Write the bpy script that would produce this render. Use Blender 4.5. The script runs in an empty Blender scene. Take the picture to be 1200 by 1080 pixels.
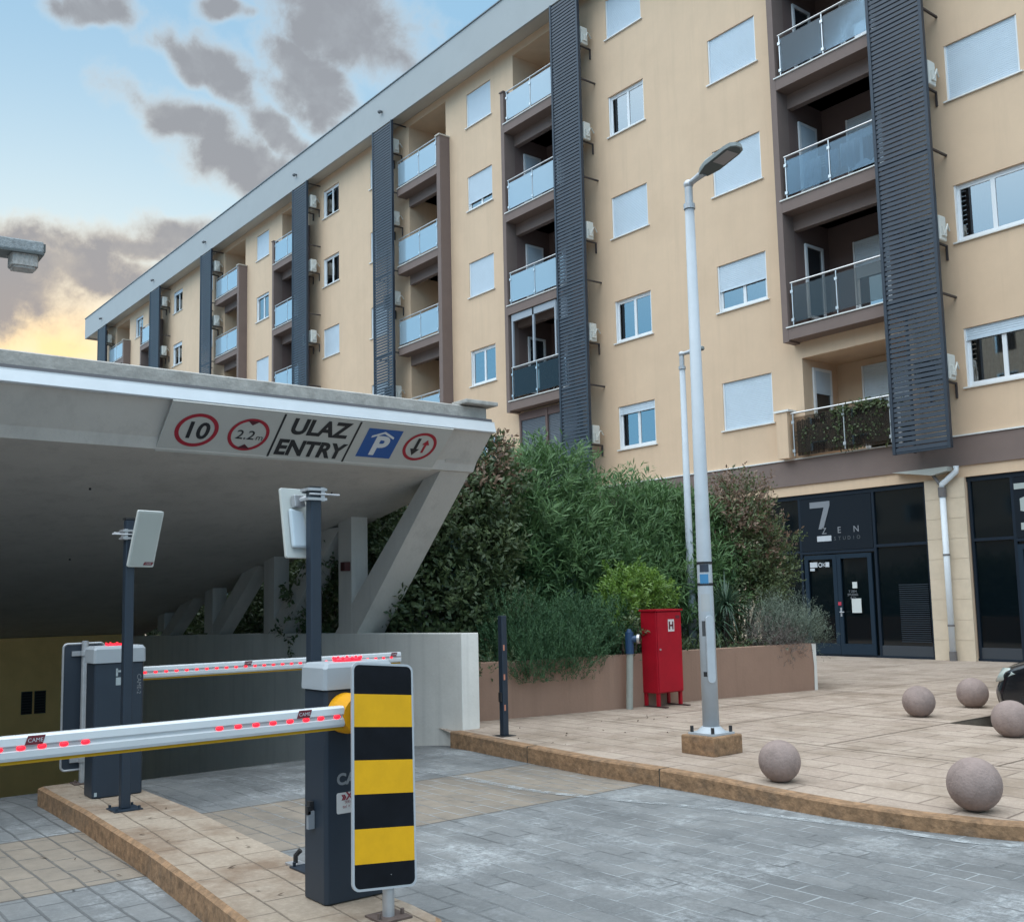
import bpy, math, random
import numpy as np
from mathutils import Vector, Matrix
random.seed(7)
RNG = np.random.default_rng(11)
scn = bpy.context.scene
COL = scn.collection
R = math.radians

# ------------------------------------------------------------ camera
cd = bpy.data.cameras.new('camera')
cam = bpy.data.objects.new('camera', cd); COL.objects.link(cam)
cr = Vector((0.62011, 0.784208, -0.02193)); cu = Vector((0.09706, -0.048951, 0.994074)); cw = Vector((-0.778487, 0.618564, 0.10647))
m = Matrix((cr, cu, -cw)).transposed().to_4x4()
m.translation = Vector((0, 0, 1.6))
cam.matrix_world = m
cd.sensor_width = 36; cd.lens = 36.0; cd.sensor_fit = 'HORIZONTAL'
cd.shift_y = 33.455 / 1200; cd.clip_end = 2000; cd.clip_start = 0.05
scn.camera = cam

# ------------------------------------------------------------ world, sun, exposure
SUN_EL = R(7.0)
sun_dir = Vector((-0.942 * 1.0, 0.24, 0)).normalized() * math.cos(SUN_EL) + Vector((0, 0, math.sin(SUN_EL)))
w = bpy.data.worlds.new('World'); scn.world = w; w.use_nodes = True
nt = w.node_tree; N = nt.nodes; Lk = nt.links; N.clear()
def nd(t, **k):
    n = N.new(t)
    for a, b in k.items(): setattr(n, a, b)
    return n
def setin(n, i, v):
    if hasattr(v, 'is_linked') or hasattr(v, 'links'): Lk.new(v, n.inputs[i])
    else: n.inputs[i].default_value = v
def mth(op, a, b=0.0, c=None, clamp=False):
    n = nd('ShaderNodeMath', operation=op, use_clamp=clamp); setin(n, 0, a); setin(n, 1, b)
    if c is not None: setin(n, 2, c)
    return n.outputs[0]
def vdot(a, v):
    n = nd('ShaderNodeVectorMath', operation='DOT_PRODUCT'); setin(n, 0, a); n.inputs[1].default_value = v; return n.outputs['Value']
def mixc(f, a, b, mode='MIX'):
    n = nd('ShaderNodeMix', data_type='RGBA', blend_type=mode, clamp_factor=True); setin(n, 0, f); setin(n, 6, a); setin(n, 7, b); return n.outputs[2]
def sstep(x, a, b):
    n = nd('ShaderNodeMapRange', interpolation_type='SMOOTHSTEP'); setin(n, 0, x); n.inputs[1].default_value = a; n.inputs[2].default_value = b; return n.outputs[0]
tc = nd('ShaderNodeTexCoord'); D0 = tc.outputs['Generated']
sky = nd('ShaderNodeTexSky', sky_type='NISHITA'); sky.sun_disc = False; sky.sun_elevation = SUN_EL
sky.sun_rotation = math.atan2(sun_dir.x, sun_dir.y); sky.altitude = 50; sky.air_density = 1.0; sky.dust_density = 1.2; sky.ozone_density = 1.5
def fbm(scale, det, rough, vec, dist=0.0):
    n = nd('ShaderNodeTexNoise'); Lk.new(vec, n.inputs['Vector']); n.inputs['Scale'].default_value = scale
    n.inputs['Detail'].default_value = det; n.inputs['Roughness'].default_value = rough; n.inputs['Distortion'].default_value = dist
    return n
sep = nd('ShaderNodeSeparateXYZ'); Lk.new(D0, sep.inputs[0])
nz = fbm(9, 3, .6, D0)
off = nd('ShaderNodeVectorMath', operation='MULTIPLY_ADD'); Lk.new(nz.outputs['Color'], off.inputs[0]); off.inputs[1].default_value = (.085,)*3
sub = nd('ShaderNodeVectorMath', operation='SUBTRACT'); Lk.new(D0, sub.inputs[0]); sub.inputs[1].default_value = (.0425,)*3
Lk.new(sub.outputs[0], off.inputs[2]); DD = off.outputs[0]
U3 = cu; R3 = cr
def blob(x, y, a, b, ang=0):
    dv = (cw * 1200 + cr * (x - 600) - cu * (y - 573.455)).normalized()
    t = R(ang); e1 = cr * math.cos(t) + cu * math.sin(t); e2 = -cr * math.sin(t) + cu * math.cos(t)
    e1 -= dv * e1.dot(dv); e2 -= dv * e2.dot(dv)
    k = 1380.0
    p = mth('MULTIPLY_ADD', vdot(DD, tuple(e1)), k / a, -e1.dot(dv) * k / a)
    q = mth('MULTIPLY_ADD', vdot(DD, tuple(e2)), k / b, -e2.dot(dv) * k / b)
    rr = mth('SQRT', mth('ADD', mth('MULTIPLY', p, p), mth('MULTIPLY', q, q)))
    front = mth('GREATER_THAN', vdot(DD, tuple(dv)), 0.5)
    return mth('MULTIPLY', mth('SUBTRACT', 1.0, mth('MULTIPLY', rr, .57), clamp=True), front)
bl = None
for a in ((412, 35, 92, 70, 10), (372, 118, 62, 34, -38), (352, 85, 50, 26, -20), (242, 78, 82, 22, -30), (215, 140, 82, 32, -22), (330, 158, 50, 26, -30), (296, 196, 82, 42, -8), (60, 312, 170, 46, 0), (180, 284, 90, 28, 4), (-40, 322, 170, 56, 0), (122, 8, 40, 16, 0), (250, 20, 30, 14, 0)):
    b = blob(*a)
    bl = b if bl is None else mth('MAXIMUM', bl, b)
n1 = fbm(7.5, 7, .62, D0, .4).outputs['Fac']
n2 = fbm(22, 5, .6, D0, .3).outputs['Fac']
n3 = fbm(60, 4, .7, D0, .2).outputs['Fac']
dens = mth('ADD', mth('MULTIPLY', bl, 1.8), mth('MULTIPLY', mth('SUBTRACT', n1, .5), 2.0))
dens = mth('ADD', dens, mth('ADD', mth('MULTIPLY', mth('SUBTRACT', n2, .5), 1.1), mth('MULTIPLY', mth('SUBTRACT', n3, .5), .45)))
mask = mth('POWER', sstep(dens, .28, 1.22), 1.15)
core = mth('MULTIPLY', sstep(dens, .45, 1.4), mth('ADD', .45, mth('ADD', mth('MULTIPLY', n2, .75), mth('MULTIPLY', n1, .3))), clamp=True)
sd = mth('MAXIMUM', vdot(D0, tuple(sun_dir)), 0.0)
glow = mth('POWER', sd, 40.0)
glow2 = mth('POWER', sd, 7.0)
cl_cool = mixc(core, (4.4, 5.0, 5.4, 1), (2.2, 2.3, 2.5, 1))
cl_warm = mixc(core, (8.5, 6.2, 3.3, 1), (2.7, 2.4, 2.3, 1))
cl = mixc(mth('MULTIPLY', glow, 1.1, clamp=True), cl_cool, cl_warm)
# the clear part of the sky: the Nishita sky, lifted by thin high haze
sky_s = nd('ShaderNodeVectorMath', operation='SCALE'); Lk.new(sky.outputs[0], sky_s.inputs[0]); sky_s.inputs['Scale'].default_value = 1.0
elev = sstep(sep.outputs['Z'], .26, .52)
haze_c = mixc(elev, (4.3, 5.7, 6.35, 1), (2.0, 3.75, 5.4, 1))
haze_c = mixc(sstep(mth('MULTIPLY', sep.outputs['Y'], -1.0), .0, .5), haze_c, (2.8, 6.8, 10.5, 1))  # unseen sky behind the camera made bluer for the window reflections
haze_c = mixc(mth('MULTIPLY', glow2, .18, clamp=True), haze_c, (6.2, 6.3, 5.9, 1))
base = mixc(.95, sky_s.outputs[0], haze_c)
gl = mixc(mth('MULTIPLY', mth('ADD', mth('MULTIPLY', mth('POWER', sd, 110.0), .8), mth('MULTIPLY', blob(62, 392, 110, 44), mth('MULTIPLY', n2, 1.3))), 1.0, clamp=True), base, (8.6, 6.1, 3.1, 1))
skyc = mixc(mth('MULTIPLY', mask, .95), gl, cl)
# unseen sky overhead and behind the camera, brightened to light facade and ground
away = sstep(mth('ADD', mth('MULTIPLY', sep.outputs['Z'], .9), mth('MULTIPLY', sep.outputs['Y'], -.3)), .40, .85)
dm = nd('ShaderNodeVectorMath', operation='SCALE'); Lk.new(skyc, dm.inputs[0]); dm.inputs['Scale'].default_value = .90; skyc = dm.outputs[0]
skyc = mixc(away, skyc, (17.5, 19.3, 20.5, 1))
fin = nd('ShaderNodeVectorMath', operation='SCALE'); Lk.new(skyc, fin.inputs[0]); fin.inputs['Scale'].default_value = 1.0
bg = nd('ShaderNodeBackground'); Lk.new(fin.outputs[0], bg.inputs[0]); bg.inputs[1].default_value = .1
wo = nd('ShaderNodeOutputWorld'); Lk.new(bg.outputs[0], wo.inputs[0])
sl = bpy.data.lights.new('sun', 'SUN'); sl.energy = .5; sl.angle = R(12); sl.color = (1, .8, .6)
so = bpy.data.objects.new('sun', sl); COL.objects.link(so); so.rotation_euler = sun_dir.to_track_quat('Z', 'Y').to_euler()
scn.view_settings.view_transform = 'Standard'; scn.view_settings.look = 'None'
scn.view_settings.exposure = 0.75; scn.view_settings.gamma = 1
scn.cycles.max_bounces = 8; scn.cycles.transparent_max_bounces = 12

# ------------------------------------------------------------ materials
MC = {}
def mat(name, col, rough=.7, var=0.0, vscale=3.0, bump=0.0, bscale=40.0, metal=0.0, spec=.5, em=None, ems=0.0, stain=None, sscale=.6, streak=0):
    if name in MC: return MC[name]
    mm = bpy.data.materials.new(name); mm.use_nodes = True; t = mm.node_tree; p = t.nodes['Principled BSDF']
    p.inputs['Base Color'].default_value = (*col, 1); p.inputs['Roughness'].default_value = rough
    p.inputs['Metallic'].default_value = metal; p.inputs['Specular IOR Level'].default_value = spec
    def n(ty): return t.nodes.new(ty)
    geo = n('ShaderNodeNewGeometry')
    out = None
    if var or stain:
        z = n('ShaderNodeTexNoise'); z.inputs['Scale'].default_value = vscale; z.inputs['Detail'].default_value = 6; z.inputs['Roughness'].default_value = .65
        t.links.new(geo.outputs['Position'], z.inputs['Vector'])
        mx = n('ShaderNodeMix'); mx.data_type = 'RGBA'
        mr = n('ShaderNodeMapRange'); mr.inputs[1].default_value = .3; mr.inputs[2].default_value = .7; t.links.new(z.outputs['Fac'], mr.inputs[0])
        t.links.new(mr.outputs[0], mx.inputs[0])
        mx.inputs[6].default_value = (*[c * (1 - var) for c in col], 1); mx.inputs[7].default_value = (*[min(1, c * (1 + var)) for c in col], 1)
        out = mx.outputs[2]
        if stain:
            z2 = n('ShaderNodeTexNoise'); z2.inputs['Scale'].default_value = sscale; z2.inputs['Detail'].default_value = 8; z2.inputs['Roughness'].default_value = .7
            t.links.new(geo.outputs['Position'], z2.inputs['Vector'])
            m2 = n('ShaderNodeMapRange'); m2.inputs[1].default_value = .52; m2.inputs[2].default_value = .72; m2.inputs[4].default_value = .75; t.links.new(z2.outputs['Fac'], m2.inputs[0])
            m3 = n('ShaderNodeMix'); m3.data_type = 'RGBA'; t.links.new(m2.outputs[0], m3.inputs[0]); t.links.new(out, m3.inputs[6]); m3.inputs[7].default_value = (*stain, 1)
            out = m3.outputs[2]
        if streak:
            mpn = n('ShaderNodeMapping'); mpn.inputs['Scale'].default_value = (2.6, 2.6, .16); t.links.new(geo.outputs['Position'], mpn.inputs[0])
            z3 = n('ShaderNodeTexNoise'); z3.inputs['Scale'].default_value = 1.6; z3.inputs['Detail'].default_value = 7; z3.inputs['Roughness'].default_value = .7; t.links.new(mpn.outputs[0], z3.inputs['Vector'])
            m4 = n('ShaderNodeMapRange'); m4.inputs[1].default_value = .5; m4.inputs[2].default_value = .8; m4.inputs[4].default_value = 1; t.links.new(z3.outputs['Fac'], m4.inputs[0])
            m5 = n('ShaderNodeMix'); m5.data_type = 'RGBA'; t.links.new(m4.outputs[0], m5.inputs[0]); t.links.new(out, m5.inputs[6]); m5.inputs[7].default_value = (*[c * (1 - streak * 2.2) for c in col], 1); out = m5.outputs[2]
        t.links.new(out, p.inputs['Base Color'])
    if bump:
        zb = n('ShaderNodeTexNoise'); zb.inputs['Scale'].default_value = bscale; zb.inputs['Detail'].default_value = 4
        t.links.new(geo.outputs['Position'], zb.inputs['Vector'])
        bb = n('ShaderNodeBump'); bb.inputs['Strength'].default_value = bump; bb.inputs['Distance'].default_value = .01
        t.links.new(zb.outputs['Fac'], bb.inputs['Height']); t.links.new(bb.outputs[0], p.inputs['Normal'])
    if em: p.inputs['Emission Color'].default_value = (*em, 1); p.inputs['Emission Strength'].default_value = ems
    MC[name] = mm
    return mm
def glassmat(name, tint, dif, fd, ft, ior=1.6, rough=.02):
    """tint: colour of what shows through, dif: film colour, fd: share of film, ft: share transparent"""
    mm = bpy.data.materials.new(name); mm.use_nodes = True; t = mm.node_tree; t.nodes.clear()
    n = t.nodes.new; o = n('ShaderNodeOutputMaterial'); tr = n('ShaderNodeBsdfTransparent'); tr.inputs[0].default_value = (*tint, 1)
    di = n('ShaderNodeBsdfDiffuse'); di.inputs[0].default_value = (*dif, 1); gl = n('ShaderNodeBsdfGlossy'); gl.inputs[0].default_value = (1, 1, 1, 1); gl.inputs['Roughness'].default_value = rough
    m1 = n('ShaderNodeMixShader'); m1.inputs[0].default_value = fd; t.links.new(tr.outputs[0], m1.inputs[1]); t.links.new(di.outputs[0], m1.inputs[2])
    fr = n('ShaderNodeFresnel'); fr.inputs[0].default_value = ior
    m2 = n('ShaderNodeMixShader'); t.links.new(fr.outputs[0], m2.inputs[0]); t.links.new(m1.outputs[0], m2.inputs[1]); t.links.new(gl.outputs[0], m2.inputs[2])
    t.links.new(m2.outputs[0], o.inputs[0]); MC[name] = mm
    return mm
def brickmat(name, c1, c2, grout, bw, bh, groutw=.012, rot=0.0, stain=None, st=(.5, .7), stf=.7, rough=.85, bands=None, bump=.35, plane='XY', sscale=1.1, lay=(0.5, 2), wob=.05, groutf=.8, lighten=None, pale=None):
    mm = bpy.data.materials.new(name); mm.use_nodes = True; t = mm.node_tree; p = t.nodes['Principled BSDF']; n = t.nodes.new; L = t.links.new
    geo = n('ShaderNodeNewGeometry'); pos = geo.outputs['Position']
    if plane == 'XZ':
        sp = n('ShaderNodeSeparateXYZ'); L(pos, sp.inputs[0]); cb = n('ShaderNodeCombineXYZ'); L(sp.outputs[0], cb.inputs[0]); L(sp.outputs[2], cb.inputs[1]); pos2 = cb.outputs[0]
    else: pos2 = pos
    mp = n('ShaderNodeMapping'); mp.inputs['Rotation'].default_value = (0, 0, rot); L(pos2, mp.inputs[0])
    wz = n('ShaderNodeTexNoise'); wz.inputs['Scale'].default_value = 1.7; wz.inputs['Detail'].default_value = 3; L(pos, wz.inputs[0])
    wv = n('ShaderNodeVectorMath'); wv.operation = 'MULTIPLY_ADD'; L(wz.outputs['Color'], wv.inputs[0]); wv.inputs[1].default_value = (wob,) * 3; L(mp.outputs[0], wv.inputs[2])
    br = n('ShaderNodeTexBrick'); L(wv.outputs[0], br.inputs['Vector']); br.inputs['Scale'].default_value = 1; br.inputs['Brick Width'].default_value = bw; br.inputs['Row Height'].default_value = bh
    br.inputs['Mortar Size'].default_value = groutw; br.inputs['Mortar Smooth'].default_value = .6; br.inputs['Bias'].default_value = 0
    br.offset = lay[0]; br.offset_frequency = lay[1]
    br.inputs['Color1'].default_value = (*c1, 1); br.inputs['Color2'].default_value = (*c2, 1); br.inputs['Mortar'].default_value = (*c1, 1)
    col = br.outputs['Color']
    def noise(s, d=6, r=.65):
        z = n('ShaderNodeTexNoise'); z.inputs['Scale'].default_value = s; z.inputs['Detail'].default_value = d; z.inputs['Roughness'].default_value = r; L(pos, z.inputs[0]); return z.outputs['Fac']
    def mr(v, a, b, c=0., d=1.):
        q = n('ShaderNodeMapRange'); L(v, q.inputs[0]); q.inputs[1].default_value = a; q.inputs[2].default_value = b; q.inputs[3].default_value = c; q.inputs[4].default_value = d; return q.outputs[0]
    def mix(f, a, b, mode='MIX'):
        q = n('ShaderNodeMix'); q.data_type = 'RGBA'; q.blend_type = mode
        (L(f, q.inputs[0]) if not isinstance(f, float) else setattr(q.inputs[0], 'default_value', f))
        (L(a, q.inputs[6]) if not isinstance(a, tuple) else setattr(q.inputs[6], 'default_value', (*a, 1)))
        (L(b, q.inputs[7]) if not isinstance(b, tuple) else setattr(q.inputs[7], 'default_value', (*b, 1)))
        return q.outputs[2]
    def mth2(op, a, b):
        q = n('ShaderNodeMath'); q.operation = op
        for i, v in enumerate((a, b)):
            (L(v, q.inputs[i]) if not isinstance(v, (int, float)) else setattr(q.inputs[i], 'default_value', v))
        return q.outputs[0]
    def addbands(col):
        sp = n('ShaderNodeSeparateXYZ'); L(geo.outputs['Position'], sp.inputs[0]); f = None
        for a, b, bc in bands:
            g = mth2('MULTIPLY', mth2('GREATER_THAN', sp.outputs[0], a), mth2('LESS_THAN', sp.outputs[0], b))
            bcv = mix(mr(noise(5.0), .3, .7), tuple(c * .85 for c in bc), tuple(c * 1.15 for c in bc))
            col = mix(mth2('MULTIPLY', g, 1.0), col, bcv)
            for e in (a, b):
                ln = mth2('LESS_THAN', mth2('ABSOLUTE', mth2('SUBTRACT', sp.outputs[0], e), 0), .012)
                col = mix(mth2('MULTIPLY', ln, .85), col, tuple(c * .3 for c in bc))
        return col
    col = mix(mr(noise(9.0, 8, .75), .3, .7, .0, .35), col, tuple(c * .55 for c in c1))
    col = mix(mr(noise(28.0, 4, .8), .45, .75, .0, .4), col, tuple(min(1, c * 1.5) for c in c2))
    if stain: col = mix(mr(noise(sscale, 8, .7), st[0], st[1], 0., stf), col, stain)
    if lighten:
        ln2 = mth2('MULTIPLY', mr(noise(1.6, 6, .6), .5, .64), mr(noise(14.0, 6, .85), .42, .62, 0., .85)); col = mix(ln2, col, lighten)
    if bands: col = addbands(col)
    if pale:      # dust-filled joints and darker wheel tracks in the right-hand lane
        sp3 = n('ShaderNodeSeparateXYZ'); L(geo.outputs['Position'], sp3.inputs[0])
        mpw = n('ShaderNodeMapping'); mpw.inputs['Scale'].default_value = (.35, 1.6, 1); L(pos, mpw.inputs[0]); zw = n('ShaderNodeTexNoise'); zw.inputs['Scale'].default_value = 1.3; zw.inputs['Detail'].default_value = 4; L(mpw.outputs[0], zw.inputs[0])
        col = mix(mr(zw.outputs['Fac'], .45, .68, 0., .42), col, tuple(c * .45 for c in c1))
        grout = mix(mth2('MULTIPLY', mr(sp3.outputs[1], 3.0, 3.8), mr(noise(2.2, 4), .38, .56)), grout, pale)
    gf = mth2('MULTIPLY', br.outputs['Fac'], mr(noise(4.0, 5, .7), .25, .55, .25, groutf))
    col = mix(gf, col, grout)
    L(col, p.inputs['Base Color']); 
    L(mr(noise(3.0), .3, .7, rough - .15, rough + .1), p.inputs['Roughness'])
    h = mth2('SUBTRACT', mth2('MULTIPLY', noise(30.0, 6, .7), .5), br.outputs['Fac'])
    bb = n('ShaderNodeBump'); bb.inputs['Strength'].default_value = bump; bb.inputs['Distance'].default_value = .012; L(h, bb.inputs['Height']); L(bb.outputs[0], p.inputs['Normal'])
    MC[name] = mm
    return mm
def leafmat(name, ca, cb, trans=.25, rough=.45):
    mm = bpy.data.materials.new(name); mm.use_nodes = True; t = mm.node_tree; p = t.nodes['Principled BSDF']; n = t.nodes.new; L = t.links.new
    at = n('ShaderNodeAttribute'); at.attribute_name = 'tone'; mx = n('ShaderNodeMix'); mx.data_type = 'RGBA'; L(at.outputs['Fac'], mx.inputs[0])
    mx.inputs[6].default_value = (*ca, 1); mx.inputs[7].default_value = (*cb, 1); L(mx.outputs[2], p.inputs['Base Color']); p.inputs['Roughness'].default_value = rough
    tl = n('ShaderNodeBsdfTranslucent'); L(mx.outputs[2], tl.inputs[0]); ms = n('ShaderNodeMixShader'); ms.inputs[0].default_value = trans
    o = t.nodes['Material Output']; L(p.outputs[0], ms.inputs[1]); L(tl.outputs[0], ms.inputs[2]); L(ms.outputs[0], o.inputs[0]); MC[name] = mm
    return mm

# ------------------------------------------------------------ mesh helpers
BASE = {}
class G:
    def __init__(s): s.v = []; s.f = []; s.mi = []; s.cur = 0
    def add(s, vs, fs):
        o = len(s.v); s.v += [tuple(a) for a in vs]
        for f in fs: s.f.append([o + i for i in f]); s.mi.append(s.cur)
        return s
    def quad(s, a, b, c, d): return s.add([a, b, c, d], [[0, 1, 2, 3]])
    def obox(s, c, ax, ay, az):
        c = Vector(c); ax = Vector(ax); ay = Vector(ay); az = Vector(az)
        vs = [c + ax * i + ay * j + az * k for i in (-1, 1) for j in (-1, 1) for k in (-1, 1)]
        fs = [[0, 1, 3, 2], [4, 6, 7, 5], [0, 4, 5, 1], [2, 3, 7, 6], [0, 2, 6, 4], [1, 5, 7, 3]]
        return s.add(vs, fs)
    def box(s, x0, x1, y0, y1, z0, z1):
        return s.obox(((x0 + x1) / 2, (y0 + y1) / 2, (z0 + z1) / 2), ((x1 - x0) / 2, 0, 0), (0, (y1 - y0) / 2, 0), (0, 0, (z1 - z0) / 2))
    def path(s, pts, rad, n=10, cap=True):
        pts = [Vector(p) for p in pts]; rs = rad if isinstance(rad, (list, tuple)) else [rad] * len(pts)
        o = len(s.v); prev = None
        for i, p in enumerate(pts):
            t = (pts[min(i + 1, len(pts) - 1)] - pts[max(i - 1, 0)]).normalized()
            if prev is None:
                a = Vector((0, 0, 1)) if abs(t.z) < .9 else Vector((1, 0, 0)); e1 = t.cross(a).normalized()
            else: e1 = (prev - t * prev.dot(t)).normalized()
            prev = e1; e2 = t.cross(e1)
            for k in range(n):
                an = 2 * math.pi * k / n; s.v.append(tuple(p + (e1 * math.cos(an) + e2 * math.sin(an)) * rs[i]))
        for i in range(len(pts) - 1):
            for k in range(n):
                k2 = (k + 1) % n; s.f.append([o + i * n + k, o + i * n + k2, o + (i + 1) * n + k2, o + (i + 1) * n + k]); s.mi.append(s.cur)
        if cap:
            s.f.append([o + k for k in range(n)][::-1]); s.mi.append(s.cur)
            s.f.append([o + (len(pts) - 1) * n + k for k in range(n)]); s.mi.append(s.cur)
        return s
    def prism(s, poly, o, e1, e2, dep):
        """2-D polygon (in e1,e2) at o, swept by the vector dep"""
        o = Vector(o); e1 = Vector(e1); e2 = Vector(e2); dep = Vector(dep); n = len(poly)
        a = [o + e1 * x + e2 * y for x, y in poly]; b = [q + dep for q in a]
        return s.add(a + b, [list(range(n))[::-1], [n + i for i in range(n)]] + [[i, (i + 1) % n, n + (i + 1) % n, n + i] for i in range(n)])
    def poly(s, poly, o, e1, e2):
        o = Vector(o); e1 = Vector(e1); e2 = Vector(e2)
        return s.add([o + e1 * x + e2 * y for x, y in poly], [list(range(len(poly)))])
    def ring(s, ro, ri, o, e1, e2, dep, n=48):
        o = Vector(o); e1 = Vector(e1); e2 = Vector(e2); dep = Vector(dep); vs = []
        for r_ in (ro, ri):
            for k in range(n):
                a = 2 * math.pi * k / n; vs.append(o + e1 * math.cos(a) * r_ + e2 * math.sin(a) * r_ + dep)
        return s.add(vs, [[k, (k + 1) % n, n + (k + 1) % n, n + k] for k in range(n)])
    def sphere(s, c, r, nu=24, nv=14, sc=(1, 1, 1)):
        c = Vector(c); o = len(s.v)
        for j in range(nv + 1):
            th = math.pi * j / nv
            for i in range(nu):
                ph = 2 * math.pi * i / nu; s.v.append((c.x + r * sc[0] * math.sin(th) * math.cos(ph), c.y + r * sc[1] * math.sin(th) * math.sin(ph), c.z + r * sc[2] * math.cos(th)))
        for j in range(nv):
            for i in range(nu):
                i2 = (i + 1) % nu; s.f.append([o + j * nu + i, o + (j + 1) * nu + i, o + (j + 1) * nu + i2, o + j * nu + i2]); s.mi.append(s.cur)
        return s
def circ(r, n=32, a0=0, a1=360): return [(r * math.cos(R(a0 + (a1 - a0) * k / n)), r * math.sin(R(a0 + (a1 - a0) * k / n))) for k in range(n)]
def rrect(w, h, r, n=6):
    out = []
    for cx, cy, a in ((w/2 - r, h/2 - r, 0), (-w/2 + r, h/2 - r, 90), (-w/2 + r, -h/2 + r, 180), (w/2 - r, -h/2 + r, 270)):
        for k in range(n + 1): t = R(a + 90 * k / n); out.append((cx + r * math.cos(t), cy + r * math.sin(t)))
    return out
def obj(name, g, m, parent=None, bevel=0, smooth=False, label=None, seg=2):
    b = Vector(BASE[parent.name]) if parent is not None else Vector((0, 0, 0))
    me = bpy.data.meshes.new(name); me.from_pydata([(v[0] - b.x, v[1] - b.y, v[2] - b.z) for v in g.v], [], g.f)
    ms = m if isinstance(m, (list, tuple)) else [m]
    for q in ms: me.materials.append(q)
    if len(ms) > 1: me.polygons.foreach_set('material_index', g.mi)
    if smooth: me.polygons.foreach_set('use_smooth', [True] * len(me.polygons))
    me.update()
    o = bpy.data.objects.new(name, me); COL.objects.link(o)
    if parent is not None: o.parent = parent
    BASE[o.name] = tuple(b)
    if bevel:
        bv = o.modifiers.new('bevel', 'BEVEL'); bv.width = bevel; bv.segments = seg; bv.limit_method = 'ANGLE'; bv.angle_limit = R(40)
    if label: o['label'] = label
    return o
def tag(o, label, cat, group=None, kind=None):
    if label: o['label'] = label
    if cat: o['category'] = cat
    if group: o['group'] = group
    if kind: o['kind'] = kind
    return o
def thing(name, label, cat, loc=(0, 0, 0), group=None):
    o = bpy.data.objects.new(name, None); COL.objects.link(o); o.location = loc; o.empty_display_size = .2
    BASE[o.name] = tuple(loc); return tag(o, label, cat, group)
def struct(name, g, m, label=None, cat=None, smooth=False):
    o = obj(name, g, m, smooth=smooth); tag(o, label, cat, kind='structure'); return o
def dup(o, parent=None, loc=None, label=None):
    c = o.copy(); COL.objects.link(c)
    if parent is not None: c.parent = parent
    if loc is not None: c.location = loc
    if label: c['label'] = label
    for ch in [q for q in bpy.data.objects if q.parent == o]: dup(ch, c)
    return c
def text(g, s, size, o, e1, e2, align='CENTER', off=0.0, sx=1.0, n=None):
    """letters as flat faces in the plane (e1 right, e2 up) with the text's baseline centre at o"""
    cu_ = bpy.data.curves.new('t', 'FONT'); cu_.body = s; cu_.size = size; cu_.align_x = align; cu_.offset = off; cu_.resolution_u = 4
    to = bpy.data.objects.new('t', cu_); COL.objects.link(to); bpy.context.view_layer.update()
    me = to.evaluated_get(bpy.context.evaluated_depsgraph_get()).to_mesh()
    o = Vector(o); e1 = Vector(e1); e2 = Vector(e2)
    g.add([o + e1 * v.co.x * sx + e2 * v.co.y for v in me.vertices], [list(p.vertices) for p in me.polygons])
    to.to_mesh_clear(); bpy.data.objects.remove(to); bpy.data.curves.remove(cu_)
    return g

# ------------------------------------------------------------ palette
M_wall = mat('cream_plaster', (.66, .475, .325), .9, .04, 1.2, .25, 60, stain=(.61, .435, .295), sscale=.5, streak=.04)
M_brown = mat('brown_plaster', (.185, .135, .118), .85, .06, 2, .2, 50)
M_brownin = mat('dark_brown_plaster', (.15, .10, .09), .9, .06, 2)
M_white = mat('white_frame', (.74, .76, .78), .45)
M_trim = mat('white_flashing', (.72, .72, .70), .5, .08, 6)
M_shut = mat('white_roller_shutter', (.53, .61, .68), .6, .03, 3)
M_greyshut = mat('grey_roller_shutter', (.13, .15, .175), .6, .05, 4)
M_louv = mat('dark_slate_metal', (.030, .040, .056), .5, .12, 4, .1, 30, metal=.2)
M_fascia = mat('grey_fascia_cladding', (.36, .37, .37), .7, .04, .8, stain=(.33, .34, .34), sscale=.4)
M_soffit = mat('pale_soffit', (.50, .46, .40), .9, .05, 1)
M_chrome = mat('brushed_rail', (.62, .62, .62), .35, metal=.8)
M_glass = glassmat('window_glass', (.82, .88, .9), (.1, .1, .1), .04, .9, 3.6)
M_frost = glassmat('frosted_glass', (.78, .86, .92), (.48, .64, .76), .58, .3, 2.0, .1)
M_tint = glassmat('blue_tinted_glass', (.52, .64, .72), (.16, .24, .32), .14, .5, 1.5, .05)
M_clear = glassmat('smoky_clear_glass', (.66, .62, .58), (.2, .18, .17), .05, .8, 1.4)
M_dark = mat('dark_interior', (.012, .013, .016), .9)
M_shopg = mat('dark_shop_glass', (.003, .006, .008), .05, spec=.5)
M_shopf = mat('dark_blue_frame', (.008, .015, .026), .45, spec=.3)
M_curt = mat('pale_curtain', (.42, .38, .35), .95, .15, 9)
M_curtr = mat('dark_red_curtain', (.10, .03, .03), .95, .2, 9)
M_curtg = mat('dark_green_curtain', (.09, .12, .10), .95, .2, 9)
M_ac = mat('white_ac_casing', (.62, .62, .58), .5, .04, 5)
M_black = mat('black_plastic', (.02, .02, .022), .5)
M_conc = mat('painted_concrete', (.56, .53, .495), .9, .06, 1.5, .25, 30, stain=(.48, .455, .425), sscale=.7, streak=.10)
M_concl = mat('pale_concrete_wall', (.74, .72, .68), .9, .05, 1.5, .25, 30, stain=(.62, .60, .56), sscale=.9, streak=.10)
M_rough = mat('rough_weathered_concrete', (.40, .385, .36), .95, .22, 7, .8, 25, stain=(.24, .22, .2), sscale=4)
M_dcol = mat('dark_navy_powder_coat', (.022, .034, .052), .42, .06, 6, metal=.15)
M_galv = mat('galvanised_steel', (.46, .47, .49), .45, .1, 12, metal=.6)
M_lamp = mat('white_lamp_post_paint', (.42, .46, .50), .45, .05, 6)

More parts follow.
